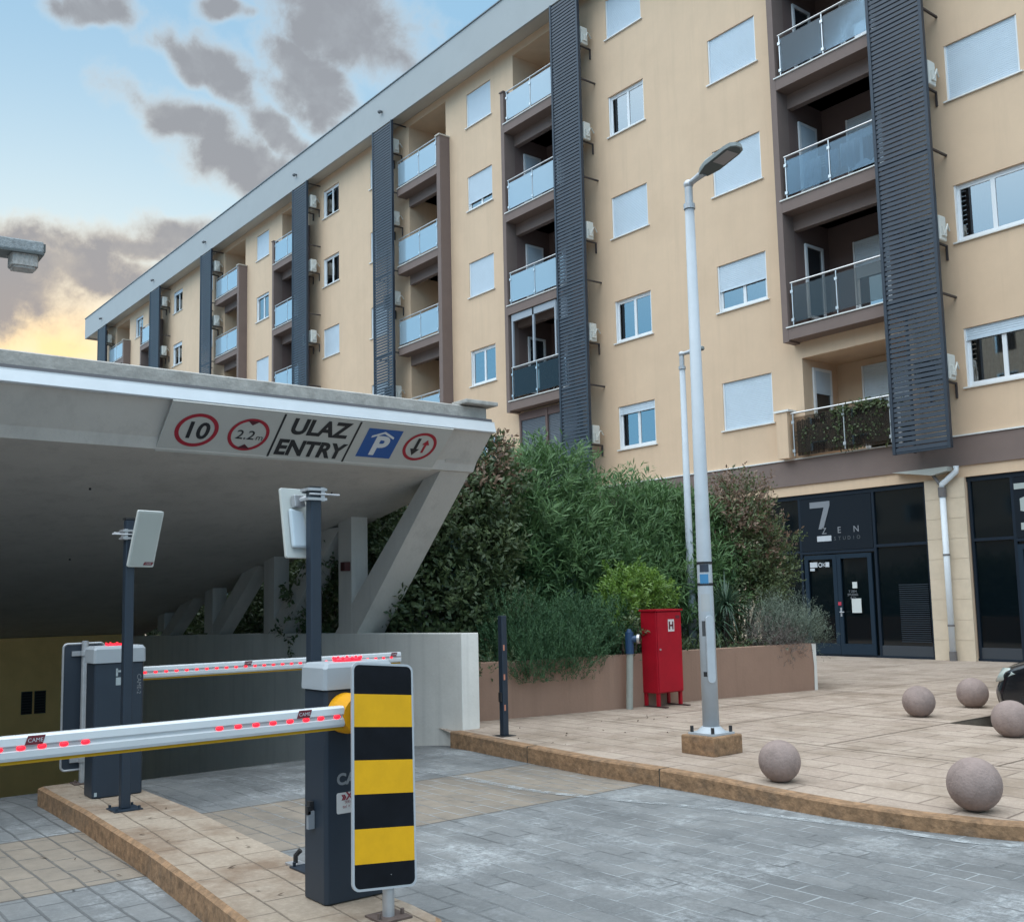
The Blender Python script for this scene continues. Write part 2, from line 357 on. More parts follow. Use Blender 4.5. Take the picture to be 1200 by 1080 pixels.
# ------------------------------------------------------------ ground, road, ramp
ROADC = dict(c1=(.150, .157, .162), c2=(.200, .206, .210), grout=(.080, .084, .087))
M_road = brickmat('blue_grey_stamped_paving', bw=.34, bh=.17, groutw=.010, stain=(.255, .255, .25), st=(.5, .68), stf=.55,
                  bands=[(-7.93, -6.37, (.245, .205, .165))], rot=R(0), bump=.7, wob=.03, lighten=(.42, .44, .455), groutf=.75, pale=(.36, .385, .40), rough=.72, **ROADC)
M_pave = brickmat('beige_stamped_paving', (.36, .28, .225), (.43, .345, .28), (.16, .12, .095), .62, .31, groutw=.012, stain=(.21, .155, .11), st=(.46, .66), stf=.75, bump=.6, wob=.04, groutf=.8)
M_isl = brickmat('beige_island_paving', (.32, .255, .195), (.37, .30, .235), (.13, .095, .07), .40, .24, groutw=.007, rot=R(4), stain=(.18, .115, .072), st=(.45, .63), stf=.8, bump=.7, wob=.03, groutf=.8, sscale=1.6)
M_kerb = mat('rusty_brown_stone', (.26, .155, .085), .9, .45, 14, 1.0, 30, stain=(.13, .095, .07), sscale=4)
M_asph = mat('dark_asphalt', (.05, .05, .052), .9, .2, 12, .5, 60)
M_soil = mat('dark_soil', (.05, .037, .028), .95, .3, 8, .8, 20)
M_gnd = mat('grey_ground', (.17, .17, .17), .9, .1, 2)

g = G(); g.quad((-400, -400, -.35), (400, -400, -.35), (400, -3.2, -.35), (-400, -3.2, -.35))
g.quad((-400, 6.9, -.35), (-10.3, 6.9, -.35), (-10.3, 400, -.35), (-400, 400, -.35)); g.quad((-10.3, 6.9, -.35), (400, 6.9, -.35), (400, 400, -.35), (-10.3, 400, -.35))
g.quad((-400, -3.2, -.35), (-22, -3.2, -.35), (-22, 6.9, -.35), (-400, 6.9, -.35))
struct('ground', g, M_gnd)
# road with the start of the ramp, which rounds over and drops into the garage
def rz(x):
    if x > -8.9: return 0.0
    if x > -10.9: return -.17 * (x + 8.9) ** 2 / 4.0
    return -.17 - .17 * (-10.9 - x)
g = G(); xs = [80, 30, 10, 0, -2, -4, -6, -8, -8.9] + [-8.9 - .2 * i for i in range(1, 11)] + [-12, -14, -17, -22.3]
ys = [-60, -20, -3.0, 0, 3, 6.9]; nx = len(xs)
for y in ys:
    for x in xs: g.v.append((x, y, rz(x) if y >= -3.01 else 0))
for j in range(len(ys) - 1):
    for i in range(nx - 1):
        if j < 2 and xs[i] < -8.95: continue
        g.f.append([j * nx + i, j * nx + i + 1, (j + 1) * nx + i + 1, (j + 1) * nx + i][::-1]); g.mi.append(0)
struct('road', g, M_road, 'blue grey stamped concrete road dropping into the garage', 'road')
g = G(); g.quad((-400, -400, -.002), (-8.9, -400, -.002), (-8.9, -3.0, -.002), (-400, -3.0, -.002)); g.quad((-8.9, -400, -.004), (300, -400, -.004), (300, -60, -.004), (-8.9, -60, -.004))
struct('forecourt', g, M_gnd)
# kerb line of the plaza
KL = [(-9.50, 6.60, .165), (-8.6, 6.52, .160), (-7.8, 6.46, .155), (-7.0, 6.41, .15), (-6.2, 6.45, .145), (-5.6, 6.44, .135), (-5.0, 6.42, .12), (-4.4, 6.42, .11), (-3.9, 6.48, .105), (-3.4, 6.62, .10), (-2.9, 6.86, .10), (-2.4, 7.2, .10), (-1.9, 7.7, .10), (-1.5, 8.3, .10), (-1.2, 9.2, .10), (-1.1, 10.79, .10)]
def kpt(i, d):
    a = Vector(KL[max(i - 1, 0)][:2]); b = Vector(KL[min(i + 1, len(KL) - 1)][:2]); t = (b - a).normalized(); nn = Vector((-t.y, t.x)); p = Vector(KL[i][:2]) + nn * d; return p
g = G()
for i in range(len(KL) - 1):
    z0, z1 = KL[i][2], KL[i + 1][2]; a, b = kpt(i, 0), kpt(i + 1, 0); a1, b1 = kpt(i, .13), kpt(i + 1, .13); o = .012
    aa, bb = kpt(i, o), kpt(i + 1, o)
    g.quad((a.x, a.y, -.05), (b.x, b.y, -.05), (b.x, b.y, z1 - o), (a.x, a.y, z0 - o)); g.quad((a.x, a.y, z0 - o), (b.x, b.y, z1 - o), (bb.x, bb.y, z1), (aa.x, aa.y, z0))
    g.quad((aa.x, aa.y, z0), (bb.x, bb.y, z1), (b1.x, b1.y, z1 + .001), (a1.x, a1.y, z0 + .001))
a = kpt(0, 0); b = kpt(0, .13); g.quad((b.x, b.y, -.3), (a.x, a.y, -.3), (a.x, a.y, KL[0][2] - .012), (b.x, b.y, KL[0][2]))
struct('kerb', g, M_kerb, smooth=False)
g = G()
for x_ in (-8.0, -6.2):
    i = max(k for k in range(len(KL)) if KL[k][0] <= x_); f_ = (x_ - KL[i][0]) / (KL[i + 1][0] - KL[i][0]); y_ = KL[i][1] + f_ * (KL[i + 1][1] - KL[i][1]); z_ = KL[i][2] + f_ * (KL[i + 1][2] - KL[i][2])
    g.box(x_ - .004, x_ + .004, y_ - .003, y_ + .12, -.02, z_ + .003)
struct('kerb_joint', g, mat('dark_kerb_joint', (.05, .045, .035), .95))
g = G(); PR = [kpt(i, .128) for i in range(len(KL))]; rows = [0, .5, 1.2]
for i, p in enumerate(PR):
    zk = KL[i][2]; g.v.append((p.x, p.y, zk)); g.v.append((min(p.x, -1.4) if i > 11 else p.x, 8.4 if i < 12 else max(p.y + .01, 8.4), .15 if i < 12 else .12)); 
n2 = len(PR)
for i in range(11): g.f.append([2 * i, 2 * i + 2, 2 * i + 3, 2 * i + 1]); g.mi.append(0)
# far part of the plaza, with the parking bay cut out
def q4(x0, x1, y0, y1, z=.15): g.quad((x0, y0, z), (x1, y0, z), (x1, y1, z), (x0, y1, z))
P = [g.v[2 * i + 1] for i in range(12)]
XL = P[0][0]; XR = P[11][0]
g.quad((P[11][0], 8.4, .15), (-1.42, 8.4, .15), (-1.42, 8.39, .15), (P[11][0], 8.39, .15))
o0 = len(g.v); rim = [(p.x, p.y, KL[i + 11][2]) for i, p in enumerate(PR[11:])]
cen = (XR, 8.4, .15); far = [(XR, 8.4, .15)]
g.add([cen] + rim + [(XR, 10.79, .15)], [[0, k + 1, k + 2] for k in range(len(rim))])
q4(XL, XR, 8.4, 10.79); q4(XL, -6.0, 10.79, 20.45); q4(-40, XL, 13.2, 20.45)
q4(-6.0, 40, 17.0, 20.45); g.quad((XL - 1.1, 6.95, .15), (XL, 6.6, .15), (XL, 13.2, .15), (XL - 1.1, 13.2, .15))
struct('pavement', g, M_pave, 'beige stamped concrete pavement in front of the shops', 'pavement')
g = G()
g.quad((-6.0, 10.79, 0), (-6.0, 17, 0), (-6.0, 17, .15), (-6.0, 10.79, .15)); g.quad((-6.0, 17, 0), (40, 17, 0), (40, 17, .15), (-6, 17, .15))
g.quad((-1.1, 10.79, 0), (-6.0, 10.79, 0), (-6.0, 10.79, .15), (-1.1, 10.79, .15))
struct('kerb', g, mat('grey_brown_kerb', (.20, .15, .11), .9, .25, 8, .6, 20))
g = G(); g.quad((-6.0, 10.79, .001), (40, 10.79, .001), (40, 17, .001), (-6.0, 17, .001)); g.quad((-1.25, 6.9, .001), (80, 6.9, .001), (80, 10.79, .001), (-1.25, 10.79, .001))
struct('parking_bay', g, M_asph)
# saw-cut joints of the plaza
g = G()
def joint(x0, y0, x1, y1, wd=.014):
    t = Vector((x1 - x0, y1 - y0, 0)).normalized(); nn = Vector((-t.y, t.x, 0)) * wd / 2; a = Vector((x0, y0, .154)); b = Vector((x1, y1, .154)); g.quad(a - nn, b - nn, b + nn, a + nn)
for x in (-6.0, -7.7, -8.9): joint(x, 8.5 if x > -6.5 else 8.45, x, 20.3)
joint(-9.5, 8.45, -3.2, 8.45); joint(-9.3, 10.79, -6.0, 10.79); joint(-9.3, 13.2, -6, 13.2); joint(-12, 16.6, -6, 16.6); joint(-11.2, 16.6, -11.2, 20.3); joint(-4.3, 8.45, -4.3, 10.79)
struct('pavement_joint', g, mat('dark_joint', (.16, .12, .09), .95))
# worn white edge line on the road
g = G(); WL = [(-9.6, 5.45), (-8.42, 5.50), (-7.4, 5.53), (-6.75, 5.58), (-6.06, 5.80), (-5.28, 6.08), (-4.55, 6.25), (-3.93, 6.36), (-3.5, 6.42), (-3.0, 6.62), (-2.5, 6.9)]
for i in range(len(WL) - 1):
    a = Vector((*WL[i], .004)); b = Vector((*WL[i + 1], .004)); wd = .045
    g.quad(a - Vector((0, wd, 0)), b - Vector((0, wd, 0)), b + Vector((0, wd, 0)), a + Vector((0, wd, 0)))
for v in range(len(g.v)):
    x, y, z = g.v[v]; g.v[v] = (x, y, rz(x) + .004)
def wornmat(name, col, lo, hi, sc=7):
    mm = bpy.data.materials.new(name); mm.use_nodes = True; t = mm.node_tree; p = t.nodes['Principled BSDF']; p.inputs['Base Color'].default_value = (*col, 1); p.inputs['Roughness'].default_value = .8
    geo = t.nodes.new('ShaderNodeNewGeometry'); z = t.nodes.new('ShaderNodeTexNoise'); z.inputs['Scale'].default_value = sc; z.inputs['Detail'].default_value = 8; z.inputs['Roughness'].default_value = .75
    t.links.new(geo.outputs['Position'], z.inputs[0]); q = t.nodes.new('ShaderNodeMapRange'); q.inputs[1].default_value = lo; q.inputs[2].default_value = hi; t.links.new(z.outputs['Fac'], q.inputs[0]); t.links.new(q.outputs[0], p.inputs['Alpha']); return mm
struct('road_marking', g, wornmat('worn_white_line', (.36, .38, .39), .40, .62))
g = G(); g.quad((-5.15, 1.72, .004), (-4.6, 1.66, .004), (-4.6, 1.98, .004), (-5.15, 1.98, .004))
struct('road_marking', g, wornmat('worn_white_patch', (.50, .54, .54), .40, .50, 4))
# traffic island
ISL = [(-9.25, 2.28), (-7.88, 2.26), (-6.39, 2.19), (-5.35, 2.11), (-4.6, 2.04), (-4.15, 2.03), (-3.95, 2.12), (-3.86, 2.3), (-3.86, 2.52), (-3.92, 2.68), (-4.1, 2.78), (-4.33, 2.80), (-5.49, 2.79), (-6.34, 2.83), (-7.42, 2.90), (-8.7, 2.90), (-9.3, 2.90)]
def isl_z(x): return .15 + .0
g = G(); n_ = len(ISL); cx, cy = -6.5, 2.48; e = .03
ins = [(x + (.03 if x < -9 else (-.03 if x > -4 else 0)), y + (.03 if y < 2.45 else -.03)) for x, y in ISL]
g.v = [(x, y, rz(x) - .05) for x, y in ISL] + [(x, y, .132) for x, y in ISL] + [(x, y, .15) for x, y in ins]
for i in range(n_):
    j = (i + 1) % n_; g.cur = 0; g.f.append([i, j, n_ + j, n_ + i]); g.mi.append(0); g.f.append([n_ + i, n_ + j, 2 * n_ + j, 2 * n_ + i]); g.mi.append(0)
g.f.append([2 * n_ + i for i in range(n_)]); g.mi.append(1)
struct('traffic_island', g, [M_kerb, M_isl], 'raised beige paved island with rusty brown kerb under the barriers', 'traffic island')

# ------------------------------------------------------------ apartment building
YF = 20.35; SL = [4.77, 7.85, 10.95, 14.03, 17.05, 20.1]      # slab tops
bld = thing('apartment_building', 'long cream five storey apartment block with brown balconies and tall dark louvre screens', 'building', (-31, 26, .15))
# openings: windows
# (x0, x1, level, closed share, curtain)
WIN = []
def wcol(x0, x1, sts):
    for k, s in sts.items(): WIN.append((x0, x1, k, *s))
wcol(-10.43, -8.88, {0: (.2, 'pale'), 1: (0, 'red'), 2: (1, 0), 3: (1, 0), 4: (.3, 'pale')})
wcol(-16.85, -15.3, {0: (1, 0), 1: (.55, 'pale'), 2: (1, 0), 3: (1, 0), 4: (1, 0)})
wcol(-20.65, -19.22, {0: (.18, 'green'), 1: (.0, 'green'), 2: (1, 0), 3: (0, 'green'), 4: (1, 0)})
wcol(-27.72, -26.32, {0: (.1, 'green'), 1: (0, 'pale'), 2: (1, 0), 3: (.78, 0), 4: (1, 0)})
wcol(-34.32, -33.0, {0: (1, 0), 1: (1, 0), 2: (1, 0), 3: (1, 0), 4: (1, 0)})
wcol(-38.25, -36.9, {1: (1, 0), 2: (1, 0), 3: (0, 0), 4: (0, 'green')})
wcol(-45.0, -43.65, {1: (1, 0), 2: (1, 0), 3: (.08, 'pale'), 4: (1, 0)})
wcol(-51.7, -50.4, {2: (1, 0), 3: (1, 0), 4: (1, 0)})
wcol(-56.05, -54.7, {2: (1, 0), 3: (.15, 0), 4: (.15, 'green')})
wcol(-62.5, -61.15, {3: (.3, 0), 4: (.1, 'pale')})
wcol(-4.6, -3.05, {0: (1, 0), 1: (.3, 'pale'), 2: (1, 0), 3: (0, 'green'), 4: (1, 0)})
OPEN = []   # (x0,x1,z0,z1)
for x0, x1, k, s, c in WIN: OPEN.append((x0, x1, SL[k] + .98, SL[k] + 2.21))
# balcony stacks: name, type A (brown left edge, louvre right) or B, x-range of projecting slab
STK = {'R': ('A', -14.6, -11.5), 'C': ('A', -25.25, -22.0), 'D': ('B', -31.65, -28.78), 'E': ('A', -42.4, -39.5), 'F': ('B', -49.0, -46.08), 'H': ('A', -60.35, -57.7), 'J': ('B', -66.3, -63.4)}
LOUV = {'R': (-11.79, -10.5), 'C': (-22.40, -21.15), 'D': (-33.01, -31.6), 'E': (-39.86, -38.5), 'F': (-50.4, -49.0), 'H': (-58.03, -56.5), 'J': (-67.9, -66.3)}
NICHE = {}
for nme, (ty, a, b) in STK.items():
    for k in range(5):
        if ty == 'A': x0, x1 = a + .163, b - .15
        else: x0, x1 = a + .2, b - .213
        z0 = SL[k]; z1 = SL[k + 1] - .31 if k < 4 else 19.55
        if k == 0:
            z1 = 7.15
            if nme == 'R': x0 = -14.4
        NICHE[(nme, k)] = (x0, x1, z0, z1)
        if k or nme in 'RC': OPEN.append((x0, x1, z0, z1))
# shop openings; the long leftmost bay is added as dark backing behind shrubs
SHOP = [(-68, -16.8), (-15.95, -11.5), (-10.62, -6.2), (-5.3, -.9), (0, 4.4)]
for a, b in SHOP: OPEN.append((a, b, .13, 3.9))
def wallgrid(g, x0, x1, z0, z1, y, ops):
    xs = sorted({x0, x1, *[o[0] for o in ops], *[o[1] for o in ops]}); xs = [x for x in xs if x0 <= x <= x1]
    for i in range(len(xs) - 1):
        a, b = xs[i], xs[i + 1]; mid = (a + b) / 2; zs = [(z0, z0)]
        cuts = sorted([(o[2], o[3]) for o in ops if o[0] < mid < o[1]]); z = z0
        for c0, c1 in cuts:
            if c0 > z + 1e-4: g.quad((a, y, z), (b, y, z), (b, y, c0), (a, y, c0))
            z = max(z, c1)
        if z < z1 - 1e-4: g.quad((a, y, z), (b, y, z), (b, y, z1), (a, y, z1))
g = G(); wallgrid(g, -70.1, 6.0, 0.0, 19.83, YF, OPEN)
for a, b, c, d in OPEN:       # reveals
    dp = .14 if d - c < 1.5 else 0
    if dp:
        g.quad((a, YF, c), (a, YF + dp, c), (a, YF + dp, d), (a, YF, d)); g.quad((b, YF, c), (b, YF, d), (b, YF + dp, d), (b, YF + dp, c))
        g.quad((a, YF, d), (a, YF + dp, d), (b, YF + dp, d), (b, YF, d)); g.quad((a, YF, c), (b, YF, c), (b, YF + dp, c), (a, YF + dp, c))
g.quad((-70.1, YF, 0), (-70.1, 33, 0), (-70.1, 33, 19.83), (-70.1, YF, 19.83)); g.quad((6, YF, 0), (6, YF, 19.83), (6, 33, 19.83), (6, 33, 0)); g.quad((-70.1, 33, 0), (6, 33, 0), (6, 33, 19.83), (-70.1, 33, 19.83))
obj('wall', g, M_wall, bld)
g = G(); g.box(-70.9, 6.8, 19.70, 19.78, 19.72, 21.10); g.box(-70.9, -70.82, 19.78, 33.6, 19.72, 21.10); g.box(6.72, 6.8, 19.78, 33.6, 19.72, 21.10); obj('fascia', g, M_fascia, bld)
g = G(); g.box(-70.92, 6.82, 19.66, 19.80, 21.10, 21.135); g.box(-70.92, -70.8, 19.80, 33.6, 21.10, 21.135); obj('roof_edge', g, mat('dark_roof_flashing', (.16, .18, .20), .5), bld)
g = G(); g.box(-70.8, 6.7, 19.79, 33.5, 19.835, 20.2); g.box(-70.8, 6.7, 19.79, 33.5, 20.9, 21.0); obj('roof', g, M_soffit, bld)
for x in (-67.2, -57.5, -49.8, -39.5, -32.3, -21.7, -11.1):
    g = G(); g.path([(x, 19.70, 20.3), (x, 19.60, 20.3)], .045, 10); g.sphere((x, 19.58, 20.27), .075, 12, 8); obj('roof_spout', g, mat('dark_spout', (.12, .13, .14), .5), bld, smooth=True)
# brown band over the shops
g = G(); g.box(-70.1, 6.0, 20.31, 20.40, 4.135, 4.74); obj('band', g, M_brown, bld)
g = G(); g.box(-70.1, 6.0, 20.28, 20.42, 4.743, 4.772); obj('band_flashing', g, M_trim, bld)
# windows
shut_b = {}
def slatshutter(g, x0, x1, z0, z1, y, p=.045, fwd=.006):
    n = max(1, int((z1 - z0) / p)); h = (z1 - z0) / n
    for i in range(n):
        a = z0 + i * h; b = a + h
        g.quad((x0, y, a), (x1, y, a), (x1, y - fwd, a + h * .35), (x0, y - fwd, a + h * .35)); g.quad((x0, y - fwd, a + h * .35), (x1, y - fwd, a + h * .35), (x1, y - fwd, a + h * .8), (x0, y - fwd, a + h * .8)); g.quad((x0, y - fwd, a + h * .8), (x1, y - fwd, a + h * .8), (x1, y, b), (x0, y, b))
CUR = {'pale': M_curt, 'red': M_curtr, 'green': M_curtg}
def curtain(g, x0, x1, z0, z1, y):
    n = int((x1 - x0) / .04) + 2; pv = None
    for i in range(n + 1):
        x = x0 + (x1 - x0) * i / n; yy = y + .025 * math.sin(i * 1.9 + x0) ; q = ((x, yy, z0), (x, yy, z1))
        if pv: g.quad(pv[0], q[0], q[1], pv[1])
        pv = q
def window(x0, x1, z0, z1, s, cur, yf=YF + .07, parent=None, name='window', sill=True, mullion=True):
    g = G(); t = .055; y0, y1 = yf, yf + .06
    g.box(x0, x0 + t, y0, y1, z0, z1); g.box(x1 - t, x1, y0, y1, z0, z1); g.box(x0 + t, x1 - t, y0, y1, z0, z0 + t); g.box(x0 + t, x1 - t, y0, y1, z1 - t, z1)
    xm = (x0 + x1) / 2; sf = .045
    def sash(a, b):
        g.box(a, a + sf, y0 + .01, y1 + .008, z0 + t, z1 - t); g.box(b - sf, b, y0 + .01, y1 + .008, z0 + t, z1 - t); g.box(a + sf, b - sf, y0 + .01, y1 + .008, z0 + t, z0 + t + sf); g.box(a + sf, b - sf, y0 + .01, y1 + .008, z1 - t - sf, z1 - t)
    if mullion: sash(x0 + t, xm + .02); sash(xm - .02 + .04, x1 - t)
    else: sash(x0 + t, x1 - t)
    # side guides of the shutter, proud of the frame
    g.box(x0 - .0, x0 + .04, yf - .045, yf, z0, z1); g.box(x1 - .04, x1, yf - .045, yf, z0, z1)
    f = obj(name, g, M_white, parent or bld)
    g = G(); g.quad((x0 + t, y0 + .03, z0 + t), (x1 - t, y0 + .03, z0 + t), (x1 - t, y0 + .03, z1 - t), (x0 + t, y0 + .03, z1 - t)); obj('pane', g, M_glass, f)
    if s > 0:
        g = G(); zz = z1 - (z1 - z0 - .01) * s; slatshutter(g, x0 + .04, x1 - .04, zz, z1, yf - .018); g.box(x0 + .04, x1 - .04, yf - .03, yf - .012, zz - .02, zz + .012); obj('shutter', g, M_shut, f)
    if sill:
        g = G(); g.box(x0 - .06, x1 + .06, YF - .05, yf, z0 - .035, z0 - .004); obj('sill', g, M_trim, f)
    if cur and s < 1:
        g = G()
        if cur == 'pale': curtain(g, x0 + .08, x1 - .08, z0, z1, y1 + .12)
        else: curtain(g, x0 + .08, x0 + (x1 - x0) * .42, z0, z1, y1 + .12)
        obj('curtain', g, CUR[cur], f)
    return f
for x0, x1, k, s, c in WIN: window(x0, x1, SL[k] + .98, SL[k] + 2.21, s, c)
# dark rooms behind the glass
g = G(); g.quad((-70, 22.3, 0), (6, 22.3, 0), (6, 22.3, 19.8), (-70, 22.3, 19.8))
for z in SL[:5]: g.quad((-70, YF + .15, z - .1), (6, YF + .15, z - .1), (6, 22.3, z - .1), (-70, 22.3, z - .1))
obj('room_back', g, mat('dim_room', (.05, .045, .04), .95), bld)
# balconies
def rail(parent, x0, x1, y, z, gm, posts, left=None, glo=.0):
    g = G(); top = z + 1.05
    g.path([(x0, y, top), (x1, y, top)], .022, 8)
    if left is not None: g.path([(x0, y, top), (x0, left, top)], .022, 8)
    rl = obj('railing', g, M_chrome, parent)
    for px in posts:
        g = G(); g.box(px - .012, px + .012, y - .012, y + .012, z + .03, top - .02); g.box(px - .035, px + .035, y - .03, y - .012, z + .12, z + .19); g.box(px - .035, px + .035, y - .03, y - .012, top - .25, top - .18); obj('post', g, M_chrome, rl)
    e = [x0] + list(posts[1:-1]) + [x1]
    for i in range(len(e) - 1):
        g = G(); g.box(e[i] + .03, e[i + 1] - .03, y - .006, y + .006, z + .09 + glo, top - .10); obj('glass_panel', g, gm, rl)
    if left is not None:
        g = G(); g.box(x0 - .006, x0 + .006, y + .03, left, z + .09, top - .1); obj('glass_panel', g, gm, rl)
    return rl
for nme, (ty, a, b) in STK.items():
    for k in range(5):
        x0, x1, z0, z1 = NICHE[(nme, k)]
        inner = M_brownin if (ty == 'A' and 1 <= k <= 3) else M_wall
        if k == 0 and nme != 'R' and nme != 'C': continue
        if nme == 'C' and k == 0:
            # closed grey shutters with a post between them
            g = G(); g.box(-25.0, -24.92, 20.22, 20.34, 4.78, 7.45); g.box(-23.70, -23.6, 20.2, 20.34, 4.78, 7.45); g.box(-24.92, -22.2, 20.22, 20.34, 7.22, 7.47)
            sf = obj('enclosed_balcony', g, M_brownin, bld, label='ground balcony closed by grey roller shutters')
            for xa, xb in ((-24.92, -23.70), (-23.6, -22.2)):
                g = G(); slatshutter(g, xa, xb, 4.8, 7.22, 20.27, .05, .012); obj('shutter', g, M_greyshut, sf)
            continue
        BY = 21.75
        bal_g = G()
        if k == 0: bal_g.box(x0 - .0, x1 + .2, YF + .001, 21.9, z0 - .30, z0)
        else: bal_g.box(a + (.0 if ty == 'B' else .17), b - .22, 19.92, 21.9, z0 - .31, z0 - .03)
        bal = obj('balcony', bal_g, M_brown if k else M_wall, bld)
        if k:
            g = G(); g.box(a + (.0 if ty == 'B' else .12), b - .2, 19.89, 19.96, z0 - .027, z0); obj('edge_trim', g, M_trim, bal)
            g = G(); g.box(a + .17, b - .22, 19.97, 21.85, z0 - .026, z0 - .004); obj('floor', g, mat('balcony_tiles', (.3, .27, .24), .7), bal)
        # inner walls and ceiling
        g = G()
        g.quad((x0, YF + .002, z0), (x0, BY, z0), (x0, BY, z1), (x0, YF + .002, z1)); g.quad((x1, YF + .002, z0), (x1, YF + .002, z1), (x1, BY, z1), (x1, BY, z0))
        g.quad((x0, BY, z0), (x1, BY, z0), (x1, BY, z1 + .3), (x0, BY, z1 + .3)); g.quad((x0, YF, z1), (x1, YF, z1), (x1, BY, z1), (x0, BY, z1))
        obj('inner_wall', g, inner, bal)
        if ty == 'B':  # the cream reveal at the left of each balcony opening is the wall itself
            pass
        if 1 <= k <= 3:
            g = G(); g.box(x0, x1, YF - .012, YF + .16, z1 - .36, z1 + .001); obj('beam', g, M_brown, bal)
        # doors at the back
        dl, dr = x0 + .75, min(x1 - .3, x0 + 2.6)
        frac = {('R', 0): .45, ('R', 1): .42, ('R', 2): .6, ('R', 3): .0, ('C', 1): 0, ('C', 2): .9, ('C', 3): .6, ('D', 4): 0.}.get((nme, k), random.choice([0, .3, .5]))
        dz = z0 + 2.2
        window(dl, dr, z0 + .02, dz, frac, 'green' if (nme, k) in (('R', 1), ('R', 0)) else None, yf=BY - .08, parent=bal, name='balcony_door', sill=False)
        if nme in 'RC' and k < 4:   # narrow window in the side wall
            g = G(); yy0, yy1 = 20.72, 21.45; zb = z0 + (.35 if k else .95); xs_ = x0 + .012
            for ya, yb, za, zc in ((yy0, yy0 + .07, zb, dz), (yy1 - .07, yy1, zb, dz), (yy0 + .07, yy1 - .07, dz - .07, dz), (yy0 + .07, yy1 - .07, zb, zb + .07)): g.box(x0 + .002, x0 + .05, ya, yb, za, zc)
            sw = obj('side_window', g, M_white, bal)
            g = G(); g.quad((xs_, yy0 + .07, zb + .07), (xs_, yy1 - .07, zb + .07), (xs_, yy1 - .07, dz - .07), (xs_, yy0 + .07, dz - .07)); obj('pane', g, mat('dark_pane', (.02, .025, .03), .05, spec=.8), sw)
            if (nme, k) in (('R', 0), ('R', 2), ('C', 2), ('C', 3)):
                g = G(); zl = dz - (dz - zb) * (.5 if k == 0 else .95); g.box(x0 + .03, x0 + .045, yy0 + .05, yy1 - .05, zl, dz - .03); obj('shutter', g, M_shut, sw)
        # railing
        if nme == 'R' and k == 0:
            rail(bal, -14.62, -11.9, 20.10, 4.77, M_clear, (-14.56, -13.2, -12.05))
            g = G(); g.box(-15.02, -14.70, 20.06, 20.349, 4.775, 5.88); obj('parapet_pier', g, M_wall, bal)
            g = G(); g.box(-15.08, -14.64, 20.03, 20.348, 5.883, 5.93); obj('parapet_cap', g, M_trim, bal)
            g = G()
            for i in range(150):
                xx = -14.5 + 2.6 * i / 150; g.path([(xx, 20.15 + random.uniform(-.008, .008), 4.8), (xx + random.uniform(-.01, .01), 20.15, 5.65 + random.uniform(-.05, .02))], .009, 4, False)
            obj('reed_screen', g, mat('brown_reed', (.075, .055, .04), .9, .3, 15), bal)
        elif k:
            gm = {'R': {1: M_clear, 2: M_tint, 3: M_tint, 4: M_tint}}.get(nme, {}).get(k, M_frost)
            if (nme, k) == ('C', 1): gm = M_clear
            if ty == 'A': rail(bal, a + .26, b - .3, 19.96, z0, gm, (a + .30, a + 1.50, b - .4))
            else: rail(bal, a + .03, b - .24, 19.96, z0, gm, (a + .06, a + 1.45, b - .3), left=20.34)
    # brown side panels and the louvre screen
    if ty == 'A':
        g = G(); g.box(a, a + .165, 19.92, YF + .001, 7.50, 18.15); obj('side_panel', g, M_brown, bld)
        g = G(); g.box(b - .215, b, 19.92, YF + .001, 7.50, 18.15); obj('side_panel', g, M_brown, bld)
        g = G(); g.box(a - .03, a + .19, 19.89, YF, 18.152, 18.185); obj('panel_cap', g, M_brown, bld)
    else:
        g = G(); g.box(b - .215, b, 19.92, YF + .001, 7.50, 18.10); obj('side_panel', g, M_brown, bld)
        g = G(); g.box(b - .26, b + .03, 19.88, YF, 18.102, 18.15); obj('panel_cap', g, M_soffit, bld)
    la, lb = LOUV[nme]; g = G(); z0 = 4.45; z1 = 19.71
    for xx in (la, lb - .07): g.box(xx, xx + .07, 19.66, 19.76, z0, z1)
    g.box(la + .07, lb - .07, 19.68, 19.74, z0, z0 + .05)
    zr = [7.67, 10.76, 13.87, 16.89] 
    for z in zr: g.box(la + .07, lb - .07, 19.73, 19.77, z - .03, z + .03)
    lf = obj('louvre_screen', g, M_louv, bld)
    g = G(); z = z0 + .10; tl = R(58)
    while z < z1 - .08:
        g.prism([(19.672, -.050), (19.684, -.054), (19.690, .022), (19.788, -.002), (19.789, .006), (19.690, .034), (19.680, .030)], ((la + .071), 0, z), (0, 1, 0), (0, 0, 1), (lb - la - .142, 0, 0)); z += .106
    obj('slats', g, M_louv, lf)
    g = G()
    for z in zr + [19.6]:
        for xx in (la + .03, lb - .03): g.box(xx - .022, xx + .022, 19.77, YF, z - .02, z + .02)
    g.path([(la + .2, 20.2, z0 + .05), (la + .2, 20.2, 19.7)], .035, 8)
    obj('screen_bracket', g, mat('dark_bracket', (.05, .04, .04), .6), lf)
# enclosed balcony of stack C, level 1: white window frames standing on the rail
g = G(); z0 = 8.90; z1 = 10.62
for xx in (-24.97, -23.93, -22.88): g.box(xx, xx + .07, 19.97, 20.03, z0, z1)
g.box(-24.9, -22.88, 19.97, 20.04, 10.40, 10.62); g.box(-24.9, -22.3, 19.98, 20.02, 8.86, 8.90)
ef = obj('balcony_glazing', g, mat('pale_grey_frame', (.33, .36, .40), .5), bld)
g = G(); slatshutter(g, -22.81, -22.25, 9.98, 10.62, 20.0, .05, .01); obj('shutter', g, mat('pale_blue_shutter', (.30, .36, .42), .6), ef)
